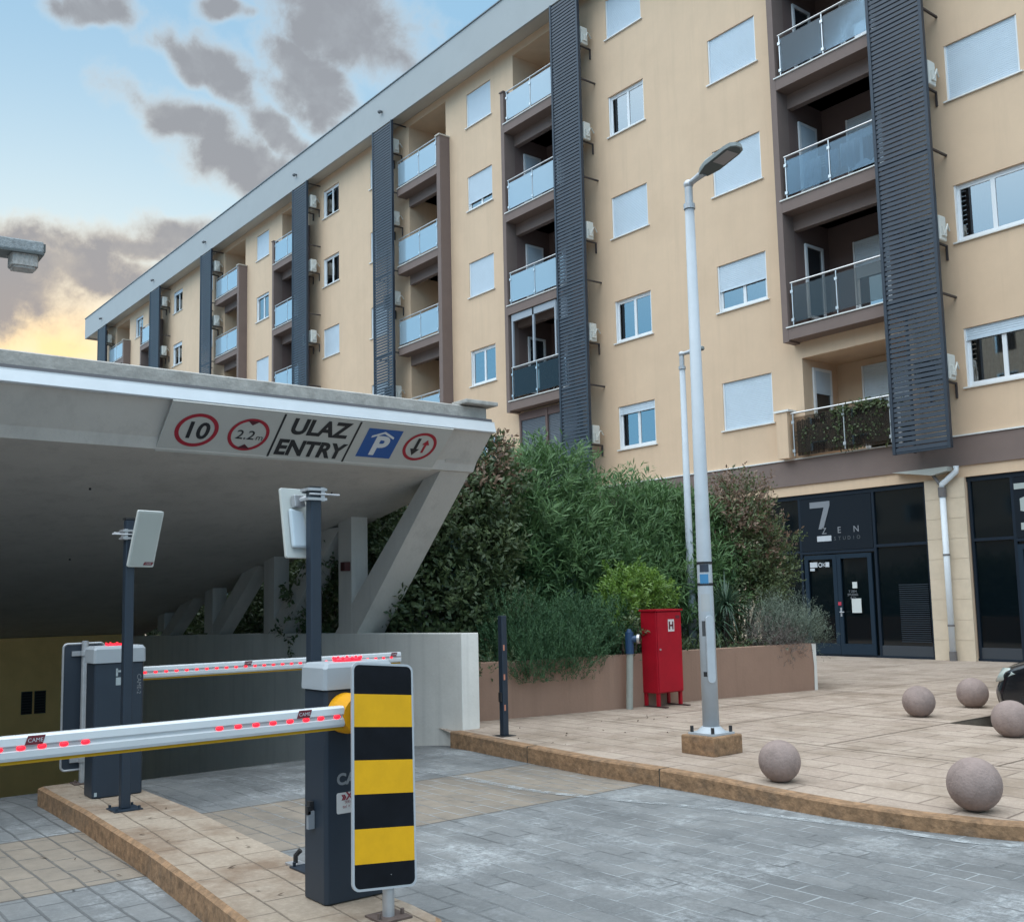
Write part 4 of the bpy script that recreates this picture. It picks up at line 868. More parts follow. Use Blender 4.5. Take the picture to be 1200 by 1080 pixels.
# ------------------------------------------------------------ striped warning signs
def striped(loc, face, label):
    x, y, z = loc; t = thing('striped_warning_sign', label, 'warning sign', loc, 'black and yellow striped warning panels')
    g = G(); g.path([(x, y, z), (x, y, z + (.20 if face > 0 else 1.18))], .028, 16); obj('post', g, M_galv, t, smooth=False)
    g = G(); g.box(x - .08, x + .08, y - .08, y + .08, z + .001, z + .010)
    for a in (-1, 1): g.path([(x + .02, y + .062 * a, z + .01), (x + .02, y + .062 * a, z + .035)], .009, 8)
    obj('base_plate', g, mat('rusty_plate', (.10, .07, .06), .7, .3, 20), t)
    px = x + face * .045; cz = z + .635; W, H = .335, 1.045; ty = y + (-.012 if face > 0 else .0)
    tilt = Vector((0, .0, 1)); e1 = Vector((0, 1, 0)) if face > 0 else Vector((0, -1, 0)); E2_ = Vector((-.16, .093, 1)).normalized() if face > 0 else Vector((0, 0, 1))
    if face > 0: e1 = (e1 - E2_ * e1.dot(E2_)).normalized(); px, ty, cz = -4.28, 2.59, .797; W = .342; H = 1.03
    g = G(); g.prism(rrect(W, H, .035), (px, ty, cz), e1, E2_, (-face * .012, 0, 0)); bd = obj('panel', g, mat('silver_sign_back', (.42, .44, .47), .45, metal=.3), t)
    g = G(); fx = px + face * .0008
    bw_, bh_ = W - .022, H - .022; nst = 7; step = 1.0 / 6.7
    out = rrect(bw_, bh_, .028)
    # stripes, cut by height so that the rounded corners stay
    ed = [-bh_ / 2, -bh_ / 2 + .105, -bh_ / 2 + .105 + .153, -bh_ / 2 + .105 + 2 * .153, -bh_ / 2 + .105 + 3 * .153, -bh_ / 2 + .105 + 4 * .153, -bh_ / 2 + .105 + 5 * .153, bh_ / 2]
    def cut(pl, zlo, zhi):
        for sgn, lim in ((1, zlo), (-1, -zhi)):
            res = []
            for i in range(len(pl)):
                p, q = pl[i], pl[(i + 1) % len(pl)]; a = p[1] * sgn - lim; b_ = q[1] * sgn - lim
                if a >= 0: res.append(p)
                if (a > 0 > b_) or (a < 0 < b_): tt = a / (a - b_); res.append((p[0] + (q[0] - p[0]) * tt, p[1] + (q[1] - p[1]) * tt))
            pl = res
        return pl
    for i in range(7):
        g.cur = i % 2; g.poly(cut(out, ed[i], ed[i + 1]), (fx, ty, cz), e1, E2_)
    obj('stripes', g, [mat('reflective_black', (.006, .007, .010), .5, .3, 8, spec=.12), mat('reflective_yellow', (.68, .36, .006), .5, .10, 5, spec=.25)], bd)
    if face < 0:
        g = G(); rr = rrect(W, H, .035)
        for i in range(len(rr)):
            p, q = rr[i], rr[(i + 1) % len(rr)]; g.path([(px + .014, ty - p[0], cz + p[1]), (px + .014, ty - q[0], cz + q[1])], .009, 6, False)
        for dz in (.44, -.44): g.box(px + .012, px + .03, ty - .10, ty + .10, cz + dz - .02, cz + dz + .02); g.box(px + .03, px + .085, ty - .04, ty + .04, cz + dz - .018, cz + dz + .018)
        obj('frame_tube', g, M_galv, bd)
        g = G(); g.prism(rrect(W - .02, H - .02, .03), (px + .0125, ty, cz), e1, (0, 0, 1), (.001, 0, 0)); obj('back_face', g, mat('dark_panel_back', (.02, .03, .045), .5), bd)
    return t
s1 = striped((-4.235, 2.58, .15), 1, 'upright black and yellow striped panel with silver rim, front face showing')
s2 = striped((-9.14, 2.60, .15), -1, 'striped panel seen from its dark back, behind the left barrier cabinet')

# ------------------------------------------------------------ reader posts with flat antennas
def sqtube(g, x, y, z0, z1, h): g.box(x - h, x + h, y - h, y + h, z0, z1)
def reader(loc, label, cen, e1, e2, size, back):
    x, y, z = loc; t = thing('reader_post', label, 'reader post', loc, 'antenna reader posts')
    g = G(); sqtube(g, x, y, z + .01, z + 2.10, .034); obj('pole', g, M_dcol, t, bevel=.008)
    g = G(); g.box(x - .10, x + .10, y - .10, y + .10, z + .001, z + .01)
    for a in (-1, 1):
        for b in (-1, 1): g.path([(x + .08 * a, y + .08 * b, z + .01), (x + .08 * a, y + .08 * b, z + .03)], .010, 6)
    obj('base_plate', g, M_dcol, t)
    g = G(); sqtube(g, x, y, z + 2.101, z + 2.115, .038); obj('end_cap', g, M_black, t)
    cen = Vector(cen); e1 = Vector(e1).normalized(); e2 = Vector(e2); e2 = (e2 - e1 * e2.dot(e1)).normalized(); nn = e1.cross(e2)
    w, h = size
    g = G(); g.prism(rrect(w, h, .012, 3), cen - nn * .011, e1, e2, nn * .022); pn = obj('antenna_panel', g, mat('off_white_antenna', (.50, .52, .50), .5, .03, 4), t, bevel=.004)
    if back:
        g = G(); g.prism([(-.06, -.15), (.055, -.15), (.03, .06), (-.06, .08)], cen + nn * .013, e1, e2, nn * .03); obj('junction_cover', g, mat('pale_blue_cover', (.52, .60, .66), .4), pn, bevel=.012)
        g = G(); g.obox(cen + nn * .04 + e2 * .12 + e1 * .0, e1 * .035, e2 * .035, nn * .02); obj('mount_bracket', g, M_galv, pn, bevel=.004)
    else:
        g = G(); g.prism(rrect(w - .03, h - .03, .012, 3), cen + nn * .0112, e1, e2, nn * .003); obj('front_cover', g, mat('grey_green_cover', (.40, .43, .41), .5, .03, 4), pn)
        g = G(); g.prism([(-.04, -.012), (.035, -.012), (.045, .012), (-.03, .012)], cen + nn * .0145 + e2 * (-h / 2 + .03) + e1 * (w / 2 - .055), e1, e2, nn * .001); sk = obj('sticker', g, M_stk, pn)
        g = G(); text(g, 'CAME', .017, cen + nn * .0162 + e2 * (-h / 2 + .024) + e1 * (w / 2 - .053), e1, e2); obj('lettering', g, M_let2, sk)
    g = G(); zc = z + 1.99 if not back else z + 2.07
    g.box(x - .05, x + .05, y - .06, y + .06, zc - .035, zc - .02); g.box(x - .05, x + .05, y - .06, y + .06, zc + .02, zc + .035)
    sd_ = 1 if back else -1
    g.path([(x + .045, y - .05 * sd_, zc), (x + .045, y + .14 * sd_, zc)], .006, 6); g.path([(x - .045, y - .05 * sd_, zc + .015), (x - .045, y + .10 * sd_, zc + .015)], .006, 6)
    a = Vector((x, y, zc)); g.path([a, cen + (nn * .03 if back else -nn * .02) + e2 * .12], .016, 8); g.box(x - .045, x + .045, y + .036 * sd_ - .012, y + .036 * sd_ + .012, zc - .04, zc + .04)
    obj('clamp', g, M_galv, t)
    return t
# left: front of panel shows; centre: back shows
reader((-7.74, 2.50, .15), 'dark post carrying a pale antenna panel, in front of the left barrier cabinet', (-7.64, 2.585, 2.105), (-.25, 1, 0), (.28, .22, 1), (.215, .43), False)
reader((-5.28, 2.742, .15), 'dark post behind the near cabinet with an antenna panel seen from its back', (-5.385, 2.685, 2.062), (-.12, 1, 0), (-.14, -.235, 1), (.185, .41), True)

# short post by the kerb
t = thing('photocell_post', 'short dark post with reflectors beside the planter corner kerb', 'post', (-8.78, 6.80, .16))
g = G(); x, y, z = -8.78, 6.80, .158; sqtube(g, x, y, z + .008, z + 1.27, .035); obj('pole', g, M_dcol, t, bevel=.006)
g = G(); g.box(x - .09, x + .09, y - .09, y + .09, z, z + .008); obj('base_plate', g, M_black, t)
for zz in (.30, .62, .93): g = G(); g.box(x + .0355, x + .040, y - .022, y - .004, z + zz - .03, z + zz + .03); obj('reflector', g, mat('orange_reflector', (.55, .22, .14), .4), t)
g = G(); g.box(x - .02, x + .02, y - .055, y - .0355, z + .36, z + .46); obj('sensor', g, M_black, t)

# ------------------------------------------------------------ planter wall
M_plant = mat('terracotta_plaster', (.29, .18, .13), .9, .06, 1.5, .3, 30, stain=(.245, .15, .11), sscale=.8, streak=.08)
pw = thing('planter_wall', 'low pinkish brown plastered planter wall in front of the shrubs', 'planter wall', (-9.8, 10, .15))
g = G(); PT = [(-10.16, 7.0), (-10.10, 7.44), (-9.80, 9.40), (-9.72, 11.1), (-9.42, 13.25)]
def zt_(y): return .85
for i in range(len(PT) - 1):
    (xa, ya), (xb, yb) = PT[i], PT[i + 1]
    g.add([(xa, ya, .1), (xb, yb, .1), (xb, yb, .84), (xa, ya, .84), (xa - .2, ya, .1), (xb - .2, yb, .1), (xb - .2, yb, .84), (xa - .2, ya, .84)], [[0, 1, 2, 3], [4, 7, 6, 5], [3, 2, 6, 7]])
g.add([(-9.42, 13.25, .1), (-9.42, 13.25, .84), (-9.62, 13.25, .84), (-9.62, 13.25, .1)], [[0, 1, 2, 3]])
g.box(-24, -9.62, 13.05, 13.25, .1, .84)
obj('wall', g, M_plant, pw)
g = G(); g.add([(-9.418, 13.19, .15), (-9.405, 13.254, .15), (-9.405, 13.254, .84), (-9.42, 13.17, .84), (-9.42, 13.21, .5)], [[0, 1, 2, 4], [4, 2, 3]]); obj('bare_corner', g, mat('chipped_white_plaster', (.6, .58, .54), .9), pw)
g = G()
g.add([(-30, 7.0, .72), (-10.25, 7.0, .72), (-9.9, 9.4, .72), (-9.6, 13.1, .72), (-30, 13.1, .72)], [[0, 1, 2, 3, 4]]); g.quad((-30, 13.25, .14), (-9.43, 13.25, .14), (-9.43, 20.4, .14), (-30, 20.4, .14))
g.quad((-30, 6.98, .72), (-30, 6.98, -1), (-10.2, 6.98, -1), (-10.2, 6.98, .72))
struct('soil', g, M_soil)

# ------------------------------------------------------------ shrubs
def leaves(name, blobs, nsh, per, ll, lw, mats, parent, upb=.5, spread=.8, shl=.25, redtop=None, inner=.55, droop=0.0, zmin=None):
    """many leaf-shaped faces on shoots that fill the blobs"""
    w_ = np.array([b[3] * b[4] * b[5] for b in blobs]) ** .67; w_ /= w_.sum()
    bi = RNG.choice(len(blobs), nsh, p=w_); B = np.array(blobs, float)[bi]
    d = RNG.normal(size=(nsh, 3)); d /= np.linalg.norm(d, axis=1)[:, None]
    rad = inner + (1 - inner) * RNG.random(nsh) ** .6
    lump = 1 + .16 * np.sin(d[:, 0] * 5 + bi) * np.cos(d[:, 1] * 6 + bi * 2) + .12 * np.sin(d[:, 2] * 9 + bi * 3) + .07 * RNG.normal(size=nsh)
    pos = B[:, :3] + d * B[:, 3:6] * (rad * lump)[:, None]
    sdv = d * .6 + RNG.normal(size=(nsh, 3)) * .35; sdv[:, 2] += upb; sdv /= np.linalg.norm(sdv, axis=1)[:, None]
    tt = np.tile(np.linspace(.05, 1, per), nsh); P_ = np.repeat(pos, per, 0); S = np.repeat(sdv, per, 0); n = nsh * per
    rv = RNG.normal(size=(n, 3)); rv -= S * (rv * S).sum(1)[:, None]; rv /= np.linalg.norm(rv, axis=1)[:, None]
    ld = S * (1 - spread * .5) + rv * spread; ld[:, 2] -= droop; ld /= np.linalg.norm(ld, axis=1)[:, None]
    base_ = P_ + S * (tt * shl)[:, None]; L_ = ll * (.65 + .6 * RNG.random(n)); W_ = lw * (.7 + .5 * RNG.random(n))
    sdw = np.cross(ld, S + .3 * RNG.normal(size=(n, 3))); sdw /= np.linalg.norm(sdw, axis=1)[:, None] + 1e-9; nn = np.cross(sdw, ld)
    v0 = base_; v1 = base_ + ld * (L_ * .5)[:, None] + sdw * (W_ * .5)[:, None] + nn * (W_ * .15)[:, None]; v2 = base_ + ld * L_[:, None]; v3 = base_ + ld * (L_ * .5)[:, None] - sdw * (W_ * .5)[:, None] + nn * (W_ * .15)[:, None]
    V = np.stack([v0, v1, v2, v3], 1)
    keep = np.ones(n, bool) if zmin is None else (V[:, :, 2].min(1) > zmin)
    V = V[keep]; n = len(V); tone = np.clip(np.repeat(RNG.random(nsh), per)[keep] * .6 + .4 * RNG.random(n), 0, 1); shp = np.repeat(pos, per, 0)[keep]; bk = np.repeat(bi, per)[keep]
    me = bpy.data.meshes.new(name); b = BASE[parent.name]
    me.vertices.add(n * 4); me.vertices.foreach_set('co', (V.reshape(-1, 3) - np.array(b)).ravel()); me.loops.add(n * 4); me.loops.foreach_set('vertex_index', np.arange(n * 4, dtype=np.int32))
    me.polygons.add(n); me.polygons.foreach_set('loop_start', np.arange(0, n * 4, 4, dtype=np.int32)); me.polygons.foreach_set('loop_total', np.full(n, 4, np.int32))
    for m_ in mats: me.materials.append(m_)
    if redtop is not None:
        pr = np.clip((shp[:, 2] - redtop[0]) / (redtop[1] - redtop[0]), 0, 1) * redtop[2]
        me.polygons.foreach_set('material_index', (np.repeat(RNG.random(nsh), per)[keep] < pr).astype(np.int32))
    at = me.attributes.new('tone', 'FLOAT', 'FACE'); at.data.foreach_set('value', tone.astype(np.float32))
    me.update(calc_edges=True); me.validate()
    o = bpy.data.objects.new(name, me); COL.objects.link(o); o.parent = parent; BASE[o.name] = b; return o
M_bark = mat('brown_bark', (.07, .05, .038), .95, .3, 20)
def shrub(name, label, cat, base_, blobs, nsh, per, ll, lw, mats, group='shrubs in the planter', nst=7, **k):
    t = thing(name, label, cat, base_, group)
    leaves('foliage', blobs, nsh, per, ll, lw, mats, t, **k)
    g = G(); bx_, by_, bz_ = base_
    for i in range(nst):
        b = blobs[i % len(blobs)]; s = (bx_ + random.uniform(-.15, .15), by_ + random.uniform(-.2, .2), bz_ - .02)
        e_ = (b[0] + random.uniform(-.5, .5) * b[3], b[1] + random.uniform(-.5, .5) * b[4], b[2] + random.uniform(.0, .6) * b[5])
        mid = tuple((s[q] + e_[q]) / 2 + random.uniform(-.08, .08) for q in range(3)); g.path([s, mid, e_], [.028, .018, .006], 6)
    obj('stem', g, M_bark, t); return t
ML_ph = leafmat('dark_glossy_leaf', (.035, .065, .025), (.10, .14, .055), .18, .5); ML_red = leafmat('bronze_young_leaf', (.17, .10, .07), (.28, .19, .13), .25)
ML_ol = leafmat('oleander_leaf', (.055, .125, .045), (.14, .25, .09), .28, .6); ML_ro = leafmat('rosemary_leaf', (.028, .082, .036), (.07, .155, .062), .18, .7)
ML_br = leafmat('bright_green_leaf', (.09, .18, .03), (.22, .36, .07), .35, .4); ML_yu = leafmat('yucca_leaf', (.03, .07, .045), (.10, .16, .10), .1, .4)
ML_la = leafmat('grey_green_leaf', (.10, .135, .10), (.20, .24, .185), .15, .7); ML_lb = leafmat('dull_mauve_leaf', (.10, .085, .075), (.17, .14, .13), .1, .8); ML_gr = leafmat('olive_leaf', (.06, .09, .035), (.15, .19, .08), .25, .5)
SZ = .72
shrub('photinia_shrub', 'big dark broad leaved shrub with bronze top beside the slanting strut', 'shrub', (-11.7, 8.1, SZ),
      [(-11.6, 7.95, 1.55, .9, .75, .95), (-11.5, 8.25, 2.4, .8, .75, .8), (-11.5, 8.45, 3.05, .6, .62, .62), (-12.6, 7.6, 2.3, .9, .6, .95), (-11.0, 8.35, 1.25, .5, .6, .7), (-11.5, 8.7, 3.5, .3, .35, .35)], 5200, 7, .095, .042, [ML_ph, ML_red], redtop=(2.7, 3.9, .6), upb=.4, inner=.35)
shrub('photinia_shrub', 'dark leafy shrub seen through the openings behind the canopy columns', 'shrub', (-14.5, 8.2, SZ),
      [(-14.0, 7.9, 1.7, 1.3, .7, 1.2), (-16.5, 8.1, 1.6, 1.5, .8, 1.1), (-13.2, 7.6, 2.6, .7, .5, .6)], 3600, 7, .10, .045, [ML_ph, ML_gr], redtop=(2.0, 3.0, .5), inner=.4)
shrub('oleander_shrub', 'tall narrow leaved oleander rising in front of the dark louvre screen', 'shrub', (-12.0, 10.0, SZ),
      [(-11.9, 9.75, 2.5, .85, .95, 1.0), (-12.0, 10.2, 3.2, .7, .75, .65), (-11.6, 10.3, 1.9, .8, .9, .8), (-12.0, 9.4, 3.0, .5, .5, .6)], 3000, 10, .16, .025, [ML_ol], upb=.7, shl=.34, inner=.4)
shrub('oleander_shrub', 'wide narrow leaved oleander left of the lamp post, above the red cabinet', 'shrub', (-12.0, 12.2, SZ),
      [(-11.9, 11.7, 2.45, .85, .95, .85), (-12.0, 12.6, 2.55, .8, .95, .75), (-11.4, 12.0, 1.7, .7, 1.2, .7), (-12.2, 12.9, 2.9, .45, .5, .4), (-11.4, 11.2, 1.6, .6, .6, .7)], 3200, 10, .16, .025, [ML_ol], upb=.7, shl=.34, inner=.4)
shrub('oleander_shrub', 'green oleander just right of the white lamp post', 'shrub', (-11.6, 13.3, SZ),
      [(-11.3, 12.9, 1.9, .6, .6, .85), (-11.7, 12.6, 2.5, .6, .55, .7)], 1400, 10, .15, .024, [ML_ol], upb=.7, shl=.3, inner=.4)
shrub('rosemary_bush', 'dense dark green needle leaved bush spilling over the planter wall', 'shrub', (-10.3, 8.9, SZ),
      [(-10.35, 8.35, 1.0, .5, .62, .55), (-10.3, 9.15, 1.05, .5, .65, .52), (-10.25, 9.75, 1.0, .42, .5, .45), (-9.95, 8.75, .82, .28, .6, .34), (-10.0, 8.2, .75, .25, .35, .3)], 5200, 15, .042, .010, [ML_ro], upb=1.1, shl=.19, spread=.60, zmin=.56, inner=.3)
shrub('pittosporum_bush', 'small bright green rounded bush beside the red cabinet', 'shrub', (-10.5, 10.3, SZ),
      [(-10.4, 10.35, 1.62, .42, .48, .36), (-10.3, 9.95, 1.3, .3, .3, .3), (-10.35, 10.75, 1.55, .3, .3, .3)], 1000, 10, .07, .024, [ML_br], upb=.7, shl=.14, inner=.3)
shrub('pittosporum_bush', 'tiny pale leaved sprig growing against the red cabinet', 'shrub', (-10.05, 9.85, SZ), [(-9.86, 9.93, 1.18, .16, .2, .16), (-9.85, 9.7, 1.02, .1, .12, .1)], 45, 7, .06, .025, [ML_gr], nst=3, upb=.6, shl=.1)
shrub('photinia_shrub', 'bronze leaved shrub with sparse twiggy top in front of the dark shop', 'shrub', (-11.3, 14.0, .15),
      [(-11.1, 13.9, 2.35, .65, .75, .75), (-11.0, 13.6, 1.7, .6, .7, .6), (-11.1, 14.25, 2.0, .5, .4, .55), (-11.1, 13.7, 3.1, .45, .6, .5), (-11.0, 13.4, 2.7, .45, .5, .5)], 2700, 8, .075, .030, [ML_gr, ML_red], redtop=(1.8, 3.2, .6), upb=.5, shl=.22, inner=.3)
shrub('lavender_bush', 'mauve grey wispy bush hanging over the planter corner', 'shrub', (-9.95, 12.7, SZ),
      [(-9.85, 12.75, .98, .35, .42, .26), (-9.6, 12.8, .82, .22, .36, .22)], 900, 12, .035, .007, [ML_lb, ML_la], redtop=(.7, 1.2, .5), upb=.6, shl=.18, inner=.3)
shrub('rosemary_bush', 'grey green feathery bush at the planter end in front of the shop door', 'shrub', (-9.95, 13.05, SZ),
      [(-9.85, 13.3, 1.08, .38, .45, .34), (-9.75, 13.6, .9, .25, .3, .25), (-10.0, 12.95, 1.15, .3, .3, .3)], 1100, 14, .05, .007, [ML_la], upb=1.1, shl=.24, inner=.3)
# yucca: long blades from a short trunk
t = thing('yucca_plant', 'spiky yucca with long stiff leaves right of the lamp post', 'yucca', (-10.4, 12.35, SZ), 'shrubs in the planter')
g = G(); g.path([(-10.4, 12.35, .7), (-10.38, 12.38, 1.4)], [.06, .05], 8); obj('trunk', g, M_bark, t)
g = G()
for hx, hy, hz in ((-10.38, 12.38, 1.45), (-10.45, 12.15, 1.2)):
    for i in range(120):
        d = Vector((random.gauss(0, 1), random.gauss(0, 1), random.gauss(.45, .7))).normalized(); L = random.uniform(.38, .58); s = d.cross(Vector((0, 0, 1))).normalized() * .016
        a = Vector((hx, hy, hz)); b = a + d * L * .55; c = a + d * L + Vector((0, 0, -.10 * (1 - d.z)))
        g.add([a - s * .6, a + s * .6, b + s, c, b - s], [[0, 1, 2, 4], [4, 2, 3]])
lf = obj('foliage', g, ML_yu, t); at = lf.data.attributes.new('tone', 'FLOAT', 'FACE'); at.data.foreach_set('value', RNG.random(len(lf.data.polygons)).astype(np.float32))
# low ground cover along the planter
t = thing('ground_cover', 'low dark green ground cover behind the planter wall', 'ground cover', (-10.2, 11, SZ)); t['kind'] = 'stuff'
leaves('foliage', [(-10.2, y, .8, .45, .6, .14) for y in (7.6, 11.0, 11.7, 12.3)] + [(-11.5, 14.0 - .8 * i, .8, .8, .6, .2) for i in range(7)], 1600, 8, .05, .02, [ML_ph], t, upb=.7, shl=.12)
# sprig hanging through the opening over the parapet
shrub('hanging_sprig', 'dark leafy sprig hanging over the parapet between the canopy columns', 'shrub', (-13.6, 7.1, 1.15), [(-13.5, 6.72, 1.55, .22, .12, .35), (-13.75, 6.68, 1.1, .1, .06, .22), (-13.0, 6.85, 2.1, .25, .15, .3), (-13.3, 6.85, 1.35, .3, .12, .15)], 75, 7, .09, .04, [ML_ph], nst=4, group=None, upb=.1, droop=.3, shl=.16)
# trees further left behind the canopy so that no sky shows between soffit and parapet
shrub('hedge', 'dark hedge behind the garage parapet at the deep end', 'hedge', (-20, 8.5, SZ), [(-19.5, 8.2, 1.3, 1.8, .8, 1.0), (-22.5, 8.2, 1.3, 1.8, .8, 1.0), (-17.5, 8.6, 1.6, 1.5, .8, 1.1)], 3600, 7, .11, .05, [ML_ph], inner=.4)
# ivy on the lowest balcony rail
t = thing('balcony_ivy', 'trailing green ivy along the lowest right balcony rail', 'ivy', (-13.2, 20.2, 5.7))
leaves('foliage', [(-13.3 + .3 * i, 20.16, 5.66 + .03 * (i % 3), .25, .07, .11) for i in range(5)] + [(-12.5 - .3 * (i % 3), 20.2, 5.15 + .12 * i, .3, .04, .2) for i in range(4)] + [(-13.2, 20.2, 5.0, .3, .05, .15)] + [(-14.2 + .33 * i, 20.19, 5.25 + .1 * (i % 2), .3, .03, .35) for i in range(7)], 1700, 6, .05, .04, [ML_gr, ML_ph], t, shl=.1, upb=0, droop=.3)

# ------------------------------------------------------------ hydrant cabinet, standpipe
t = thing('hydrant_cabinet', 'red metal hydrant cabinet on legs marked with a white H square', 'hydrant cabinet', (-9.72, 10.12, .15))
M_red = mat('red_enamel', (.36, .004, .016), .5, .10, 4, stain=(.26, .004, .015), sscale=2.5, spec=.3)
x0, x1, y0, y1 = -9.78, -9.50, 9.92, 10.40
g = G(); g.box(x0, x1, y0, y1, .33, 1.40); bd = obj('body', g, M_red, t, bevel=.008)
g = G(); g.box(x0 - .015, x1 + .025, y0 - .015, y1 + .015, 1.402, 1.425); obj('top', g, M_red, t)
g = G(); g.box(x1 + .001, x1 + .016, y0 + .012, y1 - .012, .345, 1.385); dr = obj('door', g, M_red, bd, bevel=.004)
fx = x1 + .0175
g = G(); g.quad((fx, 10.13, 1.13), (fx, 10.25, 1.13), (fx, 10.25, 1.29), (fx, 10.13, 1.29)); hs = obj('hydrant_mark', g, mat('mark_white', (.62, .56, .56), .5), dr)
g = G(); text(g, 'H', .135, (fx + .002, 10.19, 1.163), (0, 1, 0), (0, 0, 1), off=.006); obj('lettering', g, mat('mark_dark', (.10, .012, .02), .5), hs)
g = G(); g.path([(fx - .002, y0 + .045, .90), (fx + .012, y0 + .045, .90)], .012, 10); obj('lock', g, M_galv, dr)
g = G(); g.box(fx - .001, fx + .001, 10.28, 10.36, 1.30, 1.34); obj('scuff', g, mat('dark_scuff', (.12, .01, .02), .8), dr)
for yy2 in (y0 + .03, y1 - .03):
    for xx2 in (x0 + .03, x1 - .03):
        g = G(); g.box(xx2 - .02, xx2 + .02, yy2 - .02, yy2 + .02, .165, .33); obj('leg', g, M_red, t)
for yy2 in (y0 + .03, y1 - .03): g = G(); g.box(x0 - .04, x1 + .12, yy2 - .03, yy2 + .03, .153, .164); obj('foot_bar', g, mat('dark_foot', (.05, .02, .02), .7), t)
t = thing('standpipe', 'pale pipe with blue head and round chrome cap left of the red cabinet', 'standpipe', (-9.72, 9.60, .15))
x, y = -9.66, 9.58
g = G(); g.path([(x - .02, y - .02, .15), (x - .01, y - .01, .5), (x, y, .86)], .045, 14); obj('pipe', g, mat('grey_green_pipe', (.30, .31, .28), .6, .08, 8), t, smooth=False)
g = G(); g.path([(x, y, .86), (x, y, 1.14)], .055, 16); g.path([(x, y, 1.14), (x, y, 1.18)], [.04, .025], 12); g.path([(x, y, 1.05), (x + .09, y + .06, 1.05)], .045, 14); obj('head', g, mat('dark_blue_casting', (.015, .05, .12), .45), t)
g = G(); g.path([(x + .088, y + .058, 1.05), (x + .115, y + .076, 1.05)], .062, 20); cp = obj('cap', g, mat('chrome_cap', (.5, .5, .5), .3, metal=.7), t)
g = G(); g.path([(x + .114, y + .0755, 1.05), (x + .119, y + .079, 1.05)], .04, 16); obj('cap_centre', g, M_black, cp)

